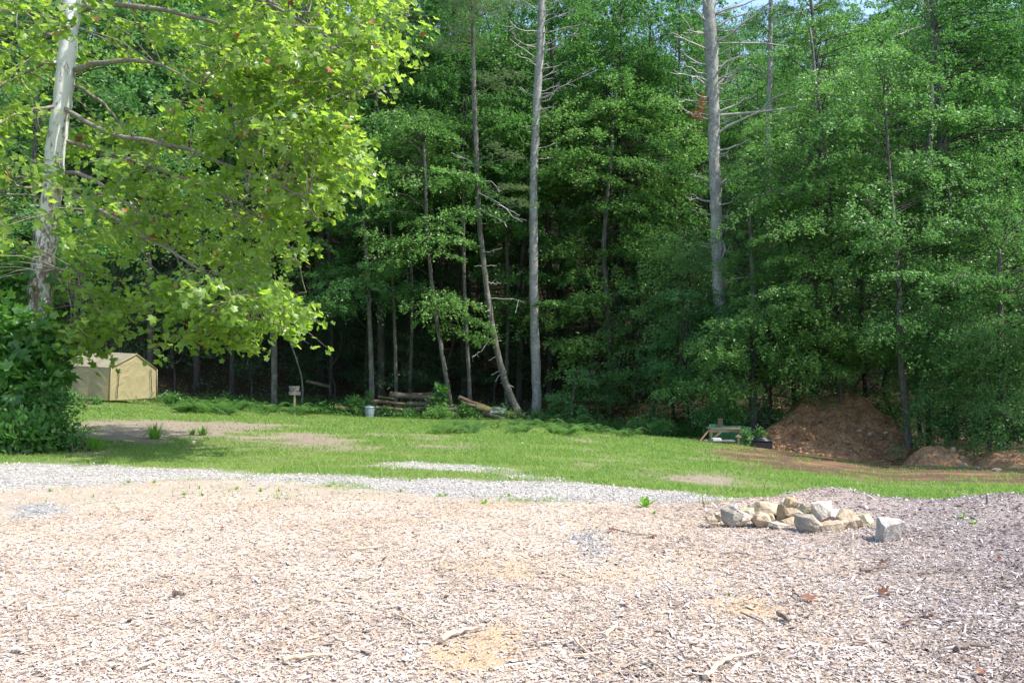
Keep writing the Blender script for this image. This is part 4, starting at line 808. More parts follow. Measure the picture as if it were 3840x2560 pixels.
shrub('leafy_bush', 'low weed bush just right of the tan shelter', P(650, 1515, 42)[:2], [(P(645, 1495, 42), (.55, .4, .3), 700)], 'leaf', .11, seed=75)
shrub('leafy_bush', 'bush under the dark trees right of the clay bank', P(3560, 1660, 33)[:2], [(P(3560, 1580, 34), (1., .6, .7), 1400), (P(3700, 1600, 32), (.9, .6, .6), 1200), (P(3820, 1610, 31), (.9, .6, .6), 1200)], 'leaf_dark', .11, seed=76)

def fern_mesh(seed):
    r = rg(seed); V = []; F = []; nf = r.integers(8, 13)
    for k in range(nf):
        a = k * 6.28 / nf + r.normal(0, .25); L = r.uniform(.5, .85); dv = np.array([math.cos(a), math.sin(a), 0]); sv = np.array([-dv[1], dv[0], 0]); rise = r.uniform(.9, 1.7)
        for i in range(15):
            t = .12 + .88 * i / 14; p = dv * L * t * .85 + np.array([0, 0, L * (rise * t - .75 * rise * t * t)]); w = L * .30 * math.sin(min(1, t * 1.25 + .12) * math.pi * .92) + .02
            for sg in (-1, 1):
                e = p + sv * sg * w + dv * w * .35 + np.array([0, 0, -.25 * w]); b = len(V); V += [p - dv * .016, p + dv * .026, e]; F.append((b, b + 1, b + 2))
    return mesh_np('fronds', np.array(V), np.array(F))
FERN = [fern_mesh(300 + i) for i in range(5)]
def fern(px, py, s, lb, gr, d=None):
    x, y = at(px, py); o = link('fern_plant', FERN[rng.integers(5)], M['fern'], None, (x, y, g1(x, y) - .02), (rng.normal(0, .1), rng.normal(0, .1), rng.random() * 6.28), s); return tag(o, lb, 'fern', gr)
fern(2140, 1608, 1.7, 'largest upright fern at the wood edge right of the leaning pine', None); fern(2280, 1606, 1.3, 'fern standing under the low sprays right of the largest fern', None)
for i in range(70): fern(rng.uniform(620, 1360), rng.uniform(1515, 1560), rng.uniform(1.0, 1.6), 'fern in the fern bank between shelter, sign and trash can', 'ferns by the sign')
for i in range(26): fern(rng.uniform(1640, 2010), rng.uniform(1588, 1628), rng.uniform(.6, 1.0), 'small bright fern along the lawn edge before the logs', 'ferns before the logs')
for i in range(34): fern(rng.uniform(2030, 2560), rng.uniform(1580, 1640), rng.uniform(.7, 1.3), 'small fern along the shaded edge right of the leaning pine', 'ferns right of the pine')
def undergrowth(n):
    u = R.uniform(-.62, .62, n); y = edge_y(u) + np.where(R.random(n) < .7, R.normal(-.6, 1.6, n), R.uniform(0, 12, n)); x = u * y; z = zones(x, y); h = vnoise(x * .7, y * .7, 5) * vnoise(x * 2.2, y * 2.2, 15)
    k = (R.random(n) < smooth(.12, .4, h)) & (z['clay'] < .35); x, y, h = x[k], y[k], h[k]; n = len(x); p = np.stack([x, y, G(x, y) + .02 + R.random(n) * 1.3 * h], 1)
    V, F = leaves(p, np.stack([R.normal(0, 1, n), R.normal(0, 1, n), R.normal(.1, .4, n)], 1), np.array([0, 0, 1.]) + R.normal(0, .4, (n, 3)), R.uniform(.06, .15, n)); tag(link('undergrowth', mesh_np('undergrowth', V, F), M['shrub_leaf']), 'low leafy undergrowth along the edge of the woods', 'undergrowth', None, 'stuff')
undergrowth(90000)

# ------------------------------------------------------------------ tan fabric shelter
def shelter():
    A = P(414, 1378, 41.0); w = np.array([.426, .905, 0]); dp = np.array([-.905, .426, .035]); Wd, Ln = 2.78, 3.6
    zb = A[2] - 1.62; base = np.array([A[0], A[1], 0]) + w * Wd / 2; base[2] = zb
    t = thing('canopy_shelter', 'tan fabric peaked storage shelter on the lawn edge at the left', 'shelter', base)
    def pt(s, h, q=0.0): return np.array([A[0], A[1], zb]) + w * (s * Wd) + dp * q * Ln + np.array([0, 0, h]) - base
    e0, pk = 1.62, 2.30; e1 = 1.50
    rr_ = rg(71)
    def panel(f, nu, nv, amp, name, mat, nrm, par=t):
        V = []; 
        for j in range(nv + 1):
            for i in range(nu + 1):
                u, v = i / nu, j / nv; p = f(u, v); edge = min(1, 6 * min(u, 1 - u, v + .1, 1.05 - v)); wp = mnoise.noise(Vector((u * 2.1, v * 2.3, 8.8 + amp))) * 3; wv = mnoise.noise(Vector((u * 3.5 + v * 3 + wp, v * 6.0 - u * 4 + wp, 3.1 + amp))) * .7 + mnoise.noise(Vector((u * 9 + v * 11 + wp * 2, v * 9 - u * 13, 1.7))) * .3
                V.append(p + np.array(nrm) * amp * edge * wv)
        k = nu + 1; F = [(j * k + i, j * k + i + 1, (j + 1) * k + i + 1, (j + 1) * k + i) for j in range(nv) for i in range(nu)]
        return link(name, mesh_np(name, np.array(V), np.array(F), None, True), M[mat], par)
    fn = np.array([.905, -.426, 0])
    def top(u): return (e0 + (pk - e0) * u / .54) if u < .54 else (pk - (pk - e1) * (u - .54) / .46)
    fp = panel(lambda u, v: pt(u - .05 * (1 - v) * (1 - u), top(u) * v, -.004), 50, 56, .042, 'front_panel', 'tarp', fn)
    panel(lambda u, v: pt(u, top(u) * v, 1.0), 10, 8, .02, 'back_panel', 'tarp', -fn)
    panel(lambda u, v: pt(-.05 * (1 - v) - .006, e0 * v, u) - w * .10 * (1 - v) * abs(math.sin(u * 9)) , 40, 16, .05, 'side_panel', 'tarp_side', -w)
    panel(lambda u, v: pt(1.006, e1 * v, u), 14, 8, .03, 'side_panel', 'tarp_side', w)
    def roof(a, b, za, zb_, nm): 
        def f(u, v): s = a + (b - a) * v; h = za + (zb_ - za) * v; return pt(s, h + .018 - .05 * math.sin(u * math.pi * 3) ** 2 * math.sin(v * math.pi), u * 1.03 - .015)
        panel(f, 30, 12, .02, nm, 'tarp_roof', (0, 0, 1))
    roof(-.012, .54, e0 - .02, pk, 'roof_cover'); roof(1.012, .54, e1 - .02, pk, 'roof_cover')
    for q in (.34, .67):
        MB().tube([pt(-.01, e0 + .02, q), pt(.54, pk + .02, q)], .02, 6).build('roof_rib', M['tarp_roof'], t, True)
    for a, b in (((0, e0), (.54, pk)), ((.54, pk), (1, e1)), ((-.045, 0), (0, e0)), ((1, 0), (1, e1))):
        MB().tube([pt(a[0], a[1], -.02), pt((a[0] + b[0]) / 2, (a[1] + b[1]) / 2, -.02), pt(b[0], b[1], -.02)], .022, 8).build('frame_edge', M['tarp'], t, True)
    for s0, s1 in ((.10, .16), (.87, .845)):
        q = [pt(s0 + (s1 - s0) * k / 8 + rr_.normal(0, .006), .05 + 1.52 * k / 8 - (0 if s0 < .5 else .06 * k / 8), -.03) for k in range(9)]; MB().tube(q, .02, 5).build('zip', M['zip'], fp)
    MB().tube([pt(1.02, .02, -.05), pt(1.16, .42, -.1)], .014, 6).build('guy_stake', M['zinc'], t)
shelter()

# ------------------------------------------------------------------ sign, trash can, logs
def box_part(name, c, size, mat, parent, rot=None): return MB().box(c, size, rot).build(name, mat, parent)
def rotz(a): c, s = math.cos(a), math.sin(a); return np.array([(c, -s, 0), (s, c, 0), (0, 0, 1)])
def rotx(a): c, s = math.cos(a), math.sin(a); return np.array([(1, 0, 0), (0, c, -s), (0, s, c)])
def roty(a): c, s = math.cos(a), math.sin(a); return np.array([(c, 0, s), (0, 1, 0), (-s, 0, c)])
b = P(1105, 1520, 45.2); b[2] = g1(b[0], b[1]); t = thing('wooden_sign', 'weathered three-board wooden sign on a short post among ferns', 'sign', b, .1)
zc = P(1105, 1481, 45.2)[2] - b[2]; s = 45.2 / FPX
MB().box((0, .03, zc / 2 + .15), (.10, .07, zc + .5)).build('post', M['plank'], t)
for k, (cx, cy, w_, h_, a) in enumerate([(1104, 1451.5, 38, 9, .02), (1106, 1461, 32, 9, -.06), (1105.5, 1474, 43, 14, .01)]):
    box_part('board', ((cx - 1105) * s, -.025 - .004 * k, zc + (1481 - cy) * s), (w_ * s, .025, h_ * s), M['grey_plank'], t, roty(a))
MB().box(((1094 - 1105) * s, -.03, zc + (1481 - 1459.5) * s), (17 * s, .02, .03)).build('slat', M['plank'], t)

b = P(1386, 1572, 44); b[2] = g1(b[0], b[1]); t = thing('trash_can', 'galvanised metal trash can with domed lid beside the logs', 'trash can', b)
def lathe(prof, k=28, flute=0):
    V = []; 
    for (r_, z_) in prof:
        for i in range(k): a = i * 6.283 / k; q = r_ * (1 + (flute if i % 2 else 0)); V.append((math.cos(a) * q, math.sin(a) * q, z_))
    n = len(prof); F = [(j * k + i, j * k + (i + 1) % k, (j + 1) * k + (i + 1) % k, (j + 1) * k + i) for j in range(n - 1) for i in range(k)]; return np.array(V), np.array(F)
mb = MB(); mb.add(*lathe([(.001, 0), (.205, 0), (.21, .02), (.212, .06), (.235, .38), (.245, .50), (.255, .51), (.255, .535), (.245, .54), (.24, .2)], 40, .025)); mb.build('body', M['zinc'], t, False)
ld = MB().add(*lathe([(.262, .525), (.272, .53), (.272, .56), (.255, .565), (.20, .60), (.12, .615), (.001, .62)])).build('lid', M['zinc'], t, True)
MB().tube(spline(np.array([(-.06, 0, .615), (-.05, 0, .655), (.05, 0, .655), (.06, 0, .615)]), 9), .009, 6).build('handle', M['zinc'], ld, True)
for sg in (-1, 1): MB().tube(spline(np.array([(sg * .24, -.06, .43), (sg * .285, -.05, .40), (sg * .285, .05, .40), (sg * .24, .06, .43)]), 9), .008, 6).build('handle', M['zinc'], t, True)

def log(label, a, b_, dia, d, mat='log', dd=.3, end='cut', name='log', seed=1):
    r = rg(seed); p0 = P(*a, d - dd / 2 + (.0)); p1 = P(*b_, d + dd / 2); rad = dia * d / FPX / 2; base = (p0 + p1) / 2
    t = thing(name, label, 'log', base); q = spline(np.array([p0, (p0 * 2 + p1) / 3 + r.normal(0, .01, 3), (p0 + p1 * 2) / 3 + r.normal(0, .01, 3), p1]), 12) - base
    V, F, _ = tube_arr(q, rad * np.linspace(1.0, .88, 12) * (1 + r.normal(0, .025, 12)), 14, .06); MB().add(V, F).build('bark', M[mat], t, True)
    for e, i in ((0, 0), (1, -1)):
        ring = V[:14] if e == 0 else V[-14:]; c = ring.mean(0); d_ = norm((q[0] - q[1])[None])[0] * (1 if e == 0 else -1) if e == 0 else norm((q[-1] - q[-2])[None])[0]
        vv = np.concatenate([ring, c + (ring - c) * .86 + d_ * .012, [c + d_ * .014]]); f4 = np.array([(k, (k + 1) % 14, 14 + (k + 1) % 14, 14 + k) for k in range(14)]); f3 = np.array([(14 + k, 14 + (k + 1) % 14, 28) for k in range(14)])
        mb = MB(); mb.add(vv, f4); mb.n -= 0; mb.f3.append(f3); mb.build('cut_end', M[end], t)
    return t
log('thick grey log lying on top of the pile at its left', (1463, 1478), (1640, 1496), 22, 44.9, seed=1)
log('brown log lying behind the thick top log', (1545, 1480), (1640, 1478), 15, 45.6, 'log_red', seed=2)
log('long reddish stripped log low at the left of the pile', (1398, 1503), (1542, 1517), 13, 44.6, 'log_red', seed=3)
log('dark log lying under the thick top log', (1528, 1514), (1705, 1522), 17, 44.8, 'log', seed=4)
log('thin mossy log poking out behind the left end of the pile', (1420, 1486), (1475, 1496), 9, 45.4, 'moss_log', seed=5)
log('brown log slanting down right of the maple seedling', (1722, 1489), (1840, 1534), 15, 45.2, 'log_red', .8, seed=6)
log('short split log lying under the slanting log', (1735, 1512), (1792, 1524), 16, 44.7, 'log', seed=7)
log('mossy fallen log under the grey metal tray', (1785, 1527), (1952, 1560), 27, 44.7, 'moss_log', .5, seed=8)
log('sawn log with its cut end facing right below the tray', (1812, 1548), (1889, 1570), 18, 43.9, 'log', .1, seed=9)
log('thin pale pole on the ground below the sawn log', (1850, 1580), (1918, 1584), 7, 43.7, 'stick', .2, seed=10)
log('bottom log half buried in weeds at the left of the pile', (1410, 1528), (1560, 1540), 14, 44.5, 'log_red', seed=11)
log('bottom log at the middle of the pile behind the pale shrub', (1560, 1535), (1720, 1535), 18, 44.7, 'log', seed=12)
log('dim fallen log on the slope left of the log pile', (1150, 1430), (1235, 1450), 14, 49, 'log', seed=13)
log('short brown log lying in the ferns left of the trash can', (1256, 1524), (1345, 1538), 13, 44.8, 'log_red', seed=14)
# splintered stump end
b = P(1950, 1572, 44.6); b[2] = g1(b[0], b[1]); t = thing('splintered_stump', 'splintered pale stump at the foot of the leaning pine', 'stump', b)
r = rg(4); V, F, _ = tube_arr(np.array([(0, 0, -.05), (0, 0, .15), (.03, 0, .3)]), [.26, .21, .2], 12, .12); MB().add(V, F).build('bark', M['moss_log'], t, True)
for k in range(16):
    a = r.random() * 6.28; q = np.array([math.cos(a) * .15, math.sin(a) * .15, .26]); e = q * np.array([1.2, 1.2, 1]) + np.array([r.uniform(0, .25), r.normal(0, .05), r.uniform(.03, .2)]); MB().tube([q, (q + e) / 2, e], [.03, .02, .003], 5).build('splinter', M['cut'], t)
# metal tray and bucket
c = [P(1838, 1548, 44.2), P(1889, 1551, 44.15), P(1898, 1532, 44.75), P(1850, 1525, 44.8)]; base = sum(c) / 4; t = thing('metal_tray', 'grey sheet metal tray lying tilted on the mossy log', 'tray', base); c = [q - base for q in c]
n_ = norm(np.cross(c[1] - c[0], c[3] - c[0])[None])[0]; V = np.array(c + [q - n_ * .02 for q in c]); MB().add(V, [(0, 1, 2, 3), (7, 6, 5, 4), (0, 4, 5, 1), (1, 5, 6, 2), (2, 6, 7, 3), (3, 7, 4, 0)]).build('sheet', M['sheet'], t)
for i in range(4): MB().bar(c[i] + n_ * .015, c[(i + 1) % 4] + n_ * .015, .025, .035, n_).build('rim', M['sheet'], t)
b = P(1696, 1563, 43.3); b[2] = g1(b[0], b[1]); t = thing('black_bucket', 'black plastic bucket tipped in the weeds before the logs', 'bucket', b); bk = MB().add(*lathe([(.001, 0), (.13, 0), (.165, .3), (.178, .3), (.178, .33), (.16, .33), (.125, .03), (.001, .03)], 24)).build('body', M['black'], t, True); MB().tube(spline(np.array([(-.17, 0, .31), (-.12, -.14, .25), (.12, -.14, .25), (.17, 0, .31)]), 9), .005, 5).build('handle', M['zinc'], t); t.rotation_euler = (.35, .3, .4)

# ------------------------------------------------------------------ workbench corner
D0 = 33.0; s = D0 / FPX * .1531
def zp(a, b_, d=D0): return P(2580 + a * .1531, 1540 + b_ * .1531, d)
base = zp(900, 850); base[2] = g1(base[0], base[1]); t = thing('wooden_workbench', 'rough timber workbench with plank top and diagonal brace beside the clay bank', 'workbench', base)
def L_(a, b_, d=D0): return zp(a, b_, d) - base
W0 = L_(520, 460); W1 = L_(1285, 460); wd = W1[0] - W0[0]; zt = W0[2] + .03
for k in range(5): box_part('top_plank', ((W0[0] + W1[0]) / 2 + (.02, -.015, .01, .0, -.02)[k], -.02 + .125 * k, zt + (.012, .0, .008, .004, .014)[k]), (wd - (.0, .04, .02, .05, .0)[k], .118, .034), M['grey_plank'] if k else M['plank'], t)
MB().bar(L_(522, 492, D0 - .03), L_(1002, 494, D0 - .03), .035, .085).build('apron', M['plank'], t); MB().bar(L_(1000, 486, D0 + .02), L_(1285, 482, D0 + .02), .035, .07).build('apron', M['plank'], t)
MB().bar(L_(525, 492, D0 + .58), L_(1285, 492, D0 + .58), .035, .085).build('apron', M['plank'], t)
gz = lambda q: g1(q[0] + base[0], q[1] + base[1]) - base[2] - .02
for a, d_ in ((572, D0 + .02), (1262, D0 + .06), (600, D0 + .52), (1255, D0 + .52)):
    q = L_(a, 500, d_); MB().box((q[0], q[1], (q[2] + gz(q)) / 2), (.075, .075, q[2] - gz(q))).build('leg', M['plank'], t)
MB().bar(L_(800, 518, D0 - .06), L_(545, 745, D0 - .06), .04, .08).build('diagonal_brace', M['plank'], t)
box_part('post_block', L_(1240, 415, D0 + .2), (.13, .13, .11), M['plank'], t); q = L_(640, 700, D0 + .3); box_part('lower_block', q, (.14, .1, .12), M['plank'], t)
b = zp(1233, 850, D0 - .25); b[2] = g1(b[0], b[1]); t2 = thing('capped_post', 'short wooden post with a pyramid cap in front of the workbench leg', 'post', b); h = zp(1233, 655, D0 - .25)[2] - b[2]
box_part('post', (0, 0, h / 2 - .02), (.09, .09, h + .04), M['plank'], t2); box_part('cap_plate', (0, 0, h + .03), (.2, .2, .03), M['plank'], t2); MB().box((0, 0, h + .085), (.18, .18, .08), None, .15).build('cap', M['plank'], t2)
# leaning plank
a = zp(505, 470, D0 - .02); e = zp(285, 790, D0 - .35); e[2] = g1(e[0], e[1]) + .02; mid = (a + e) / 2; t2 = tag(MB().bar(a - mid, e - mid, .05, .11, (.2, -1, .3)).build('leaning_plank', M['red_plank'], loc=mid), 'brown plank leaning on the left end of the workbench', 'plank')
# green panel
c = [zp(515, 800, D0 + .75), zp(1550, 760, D0 + 1.1), zp(1553, 385, D0 + 1.1), zp(512, 330, D0 + .75)]; base2 = (c[0] + c[1]) / 2; base2[2] -= .1; nv = 14; V = []
for k in range(nv + 1):
    f = k / nv; lo = c[0] + (c[1] - c[0]) * f; hi = c[3] + (c[2] - c[3]) * f; lo[2] = g1(lo[0], lo[1]) - .02; bow = .03 * math.sin(f * 6); V += [lo + (0, bow, 0), hi + (0, bow, .02 * math.sin(f * 11)), lo + (0, bow + .02, 0), hi + (0, bow + .02, .02 * math.sin(f * 11))]
F = []
for k in range(nv): a_ = k * 4; F += [(a_, a_ + 4, a_ + 5, a_ + 1), (a_ + 3, a_ + 7, a_ + 6, a_ + 2), (a_ + 1, a_ + 5, a_ + 7, a_ + 3)]
tag(link('green_panel', mesh_np('green_panel', np.array(V) - base2, np.array(F)), M['green_panel'], loc=base2), 'dark green painted sheet standing behind the workbench', 'panel')
b = zp(785, 345, D0 + 1.25); b[2] = g1(b[0], b[1]); t2 = thing('backboard_post', 'square brown board on a post sticking up behind the green panel', 'post', b); h = zp(785, 340, D0 + 1.25)[2] - b[2]
box_part('post', (.05, .02, h / 2), (.09, .07, h), M['red_plank'], t2); box_part('board', (0, -.04, h + .08), (.20, .04, .30), M['red_plank'], t2); box_part('ledge', (-.01, -.05, h + .235), (.21, .07, .03), M['plank'], t2)
# low platform with blocks
b = zp(760, 880, D0 - .55); b[2] = g1(b[0], b[1]); t2 = thing('plank_platform', 'low plank platform on the grass in front of the workbench', 'platform', b, -.08)
for k in range(4): box_part('plank', ((.0, .03, -.04, .02)[k], -.24 + .155 * k, .10), (1.12 + (0, .05, -.05, .03)[k], .145, .032), M['grey_plank'], t2)
for xx in (-.45, 0, .45): box_part('bearer', (xx, 0, .04), (.08, .6, .085), M['red_plank'], t2)
top = b + np.array([0, 0, .116])
tag(MB().box((0, 0, .045), (.34, .22, .09), None, .97).build('pale_block', M['white_block'], loc=top + np.array([-.12, -.08, 0]), rot=(0, 0, .1)), 'white-topped block lying on the low plank platform', 'block')
tag(MB().box((0, 0, .03), (.13, .1, .06), None, .95).build('brick_piece', M['log_red'], loc=top + np.array([-.40, -.1, 0]), rot=(0, 0, -.2)), 'small red-brown brick piece on the platform left of the white block', 'brick')
# black crate
b = zp(1800, 880, D0 - .1); b[2] = g1(b[0], b[1]); t2 = thing('black_crate', 'black slatted plastic crate between the workbench and the clay bank', 'crate', b, -.12)
for yy in (-.28, .28): box_part('side_rail', (0, yy, .12), (.72, .04, .24), M['black'], t2)
for xx in (-.34, .34): box_part('end_plate', (xx, 0, .14), (.04, .56, .28), M['black'], t2)
for k in range(4): MB().tube([(-.36, -.24 + .16 * k, .30 + .02 * k), (0, -.24 + .16 * k, .31 + .02 * k), (.36, -.24 + .16 * k, .30 + .02 * k)], .038, 8).build('slat', M['black'], t2, True)

# ------------------------------------------------------------------ clay bank and heaps
def heap_grid(name, label, foot, crest, nu, nv, depth, seed, mat='clay', cat='earth bank', amp=.16, conc=1.25):
    """foot and crest: matched polylines of points; the face climbs from foot to crest, then runs back into the hill"""
    crest = [np.array(q) for q in crest]
    for e_ in (0, -1): crest[e_] = np.array([crest[e_][0], crest[e_][1], g1(crest[e_][0], crest[e_][1]) - .12])
    f = spline(np.array(foot), nu); c = spline(np.array(crest), nu); base = f.mean(0); V = []
    for j in range(nv + 6):
        v = min(1.0, j / (nv - 1))
        for i in range(nu):
            p = f[i] + (c[i] - f[i]) * np.array([v, v, v ** conc]); k = j - (nv - 1)
            if k > 0: p = c[i] + np.array([0, depth * k / 6, -.9 * depth * (k / 6) ** 2 * .5])
            q = Vector((p[0] * 1.1, p[1] * 1.1, p[2] * 1.6 + seed)); n = mnoise.fractal(q, .8, 2.0, 6) * amp + mnoise.noise(q * 5) * amp * .34 + abs(mnoise.noise(q * 2.2)) * amp * -.7 + (mnoise.cell(Vector((p[0] * 3.3, p[1] * 3, p[2] * 4))) - .5) * amp * .22
            e = min(1, 5 * min(i / (nu - 1), 1 - i / (nu - 1)) + .15) * min(1, .25 + 2.2 * v)
            V.append(p + np.array([0, -.8, .45]) * n * e)
    F = [(j * nu + i, j * nu + i + 1, (j + 1) * nu + i + 1, (j + 1) * nu + i) for j in range(nv + 5) for i in range(nu - 1)]
    V = np.array(V); t = thing(name, label, cat, base); link('soil_face', mesh_np('soil_face', V - base, np.array(F), None, True), M[mat], t); return t, V, base
def z5(a, b_, d): return P(2850 + a * .4209, 1440 + b_ * .4209, d)
crest = [z5(-40, 560, 33.4), z5(40, 465, 34.2), z5(110, 380, 34.8), z5(290, 250, 36), z5(400, 125, 37), z5(560, 98, 37.6), z5(850, 80, 37.6), z5(960, 105, 37.2), z5(1010, 190, 36.6), z5(1130, 255, 36.2), z5(1260, 350, 35.4), z5(1340, 440, 34.6), z5(1450, 540, 33.6)]
foot = []
for k, q in enumerate(crest):
    f = k / (len(crest) - 1); a = -60 + 1520 * f; x, y, _ = z5(a, 590, 32.6 + .9 * (2 * f - 1) ** 2 * .5); foot.append((x, y, g1(x, y) - .06))
t, V, base = heap_grid('clay_bank', 'tall rounded bank of freshly cut orange-brown clay soil at the right', foot, crest, 110, 60, 2.5, 5.0, amp=.34)
sel = V[:110 * 58]; k = R.choice(len(sel), 900); p = sel[k] + R.normal(0, .03, (900, 3)); low = R.random(900) < np.clip(1.2 - (p[:, 2] - base[2]) / 1.8, .15, 1); p = p[low]
k2 = R.choice(len(sel), 1600); pc = sel[k2]; Vc, Fc, _ = stones(pc[:, 0], pc[:, 1] - .01, pc[:, 2], .02 + .11 * R.random(1600) ** 3, ico()); link('clods', mesh_np('clods', Vc - base, Fc), M['clay'], t)['kind'] = 'stuff'
Vs, Fs, _ = stones(p[:, 0], p[:, 1] - .02, p[:, 2] + .01, .012 + .07 * R.random(len(p)) ** 4); link('loose_stones', mesh_np('loose_stones', Vs - base, Fs), M['clay_stone'], t)['kind'] = 'stuff'
rt = MB()
for k in range(14): q = sel[R.integers(110 * 30, 110 * 56)] - base; e = q + np.array([R.normal(0, .3), -.15 * R.random(), R.normal(-.1, .1)]); MB().tube([q, (q + e) / 2 + (0, -.06, .04), e], [.014, .011, .004], 5).build('root', M['stick_dark'], t)
for nm_, lb, pts_f, pts_c, sd in (('earth_heap', 'low reddish earth heap right of the clay bank tree', [(1300, 655, 29.8), (1500, 700, 29), (1650, 712, 28.8), (1780, 715, 28.8), (1980, 715, 28.8)], [(1320, 640, 30), (1480, 575, 30.3), (1600, 555, 30.4), (1740, 585, 30.2), (1950, 690, 29.4)], 11.),
                        ('earth_heap', 'grassy-topped brown earth heap behind the reddish one', [(1600, 610, 31), (1750, 660, 30.5), (1900, 690, 30), (2050, 680, 29.9), (2200, 660, 30)], [(1640, 530, 32), (1740, 512, 32), (1880, 502, 32), (2020, 530, 31.6), (2130, 590, 31)], 17.),
                        ('earth_heap', 'stony brown earth heap at the right edge', [(1900, 720, 28.6), (2080, 760, 27.8), (2200, 790, 27.2), (2350, 800, 27), (2700, 800, 27)], [(1930, 690, 29.2), (2080, 640, 29), (2200, 590, 29.3), (2350, 600, 29), (2700, 640, 28.6)], 23.)):
    fo = []
    for q in pts_f: x, y, _ = z5(*q); fo.append((x, y, g1(x, y) - .05))
    t, V, base = heap_grid(nm_, lb, fo, [z5(*q) for q in pts_c], 44, 20, 1.6, sd, cat='earth heap', amp=.24, conc=.85)
    k = R.choice(44 * 18, 160); p = V[k] + R.normal(0, .03, (160, 3)); Vs, Fs, _ = stones(p[:, 0], p[:, 1] - .02, p[:, 2] + .01, .012 + .06 * R.random(160) ** 3); link('loose_stones', mesh_np('loose_stones', Vs - base, Fs), M['clay_stone'], t)['kind'] = 'stuff'

# ------------------------------------------------------------------ rocks
import bmesh
def rock_mesh(size, seed, cuts=14, rough=.08):
    """an angular block: a cube shaved by random planes, then finely roughened"""
    r = rg(seed); bm = bmesh.new(); bmesh.ops.create_cube(bm, size=2.0)
    for k in range(cuts):
        n = norm(r.normal(0, 1, (1, 3)))[0]; d_ = r.uniform(.66, 1.1)
        g = bmesh.ops.bisect_plane(bm, geom=bm.verts[:] + bm.edges[:] + bm.faces[:], plane_co=Vector(n * d_), plane_no=Vector(n), clear_outer=True)
        ed = [e for e in g['geom_cut'] if isinstance(e, bmesh.types.BMEdge)]
        if ed: bmesh.ops.edgeloop_fill(bm, edges=ed)
    bmesh.ops.bevel(bm, geom=bm.edges[:], offset=.035, segments=1, affect='EDGES'); bmesh.ops.triangulate(bm, faces=bm.faces[:])
    bmesh.ops.subdivide_edges(bm, edges=[e for e in bm.edges if e.calc_length() > .3], cuts=2, use_grid_fill=True); bmesh.ops.triangulate(bm, faces=bm.faces[:])
    sk = Vector(r.normal(0, 10, 3))
    for v in bm.verts: v.co *= 1 + rough * mnoise.fractal(v.co * 2.2 + sk, 1.0, 2.0, 4)
    co = np.array([v.co for v in bm.verts]); lo, hi = co.min(0), co.max(0); sc = np.array(size) / (hi - lo)
    for v in bm.verts: v.co = Vector((np.array(v.co) - (lo + hi) / 2) * sc)
    me = bpy.data.meshes.new('rock'); bm.to_mesh(me); bm.free(); return me
ROCKS = [((135, 280, 250, 365), 'rock_tan', 7.95, 'half buried tan rock at the left end of the rock pile'), ((235, 262, 310, 325), 'rock_brown', 8.25, 'small brown rock second from the left end of the pile'), ((310, 200, 470, 388), 'rock_grey', 8.0, 'speckled grey-white rock leaning at the left of the pile'),
         ((390, 165, 462, 262), 'rock_lilac', 8.35, 'small pinkish pale rock on top of the left end of the pile'), ((440, 230, 590, 378), 'rock_pale', 8.0, 'pale-topped blocky rock with tan lower face at the left front'), ((470, 190, 625, 300), 'rock_olive', 8.4, 'greyish tan rock behind the pale-topped block'),
         ((595, 235, 812, 393), 'rock_tan', 8.0, 'broad tan rock in the front row left of the flat white slab'), ((620, 138, 912, 315), 'rock_tan', 8.5, 'biggest light orange-tan boulder at the back of the pile'), ((775, 250, 852, 338), 'rock_brown', 8.2, 'small tan wedge rock tucked between the two large tan ones'),
         ((890, 160, 1000, 332), 'rock_brown', 8.3, 'brown slab leaning upright in the middle of the pile'), ((955, 93, 1082, 212), 'rock_brown', 8.55, 'brown pointed rock, topmost of the pile'), ((930, 203, 1146, 322), 'rock_tan', 8.3, 'tan rock in the middle with a pinkish right corner'),
         ((805, 330, 992, 420), 'rock_pale', 7.9, 'flat white slab lying at the front of the pile'), ((905, 295, 1112, 418), 'rock_tan', 8.05, 'rounded tan rock behind the flat white slab'), ((1100, 155, 1272, 310), 'rock_olive', 8.35, 'greyish tan upright rock left of the whitish top block'),
         ((1250, 133, 1442, 325), 'rock_pale', 8.2, 'large whitish grey block high on the right half of the pile'), ((1115, 280, 1362, 490), 'rock_grey', 7.72, 'dark grey faced boulder at the front of the pile'), ((1310, 318, 1582, 492), 'rock_tan', 7.75, 'tan shell-shaped rock right of the dark grey boulder'),
         ((1390, 205, 1592, 352), 'rock_lilac', 8.35, 'pinkish grey rock behind the right half of the pile'), ((1500, 230, 1752, 448), 'rock_tan', 7.95, 'yellowish tan block second from the right end of the pile'), ((1700, 265, 1882, 433), 'rock_olive', 8.0, 'greenish tan rock at the right end of the pile'),
         ((1915, 313, 2152, 562), 'rock_lilac', 7.35, 'lone whitish lilac boulder standing apart right of the pile')]
for i, ((x0, y0, x1, y1), mt, d, lb) in enumerate(ROCKS):
    k = 840 / 2352; px = 2600 + (x0 + x1) / 2 * k; s = d / FPX; w_ = (x1 - x0) * k * s * 1.13; h_ = (y1 - y0) * k * s * 1.10; c = P(px, 1830 + (y0 + y1) / 2 * k, d)
    me = rock_mesh((w_, (w_ + h_) * .5, h_), 500 + i, 14 if i != 12 else 8); me.name = 'rock'
    gz_ = g1(c[0], c[1]); c[2] -= .012 if c[2] - h_ / 2 < gz_ + .06 else 0
    tag(link('rock', me, M[mt], None, c, (rng.normal(0, .06), rng.normal(0, .08), rng.normal(0, .2))), lb, 'rock', 'rocks heaped on the mulch')
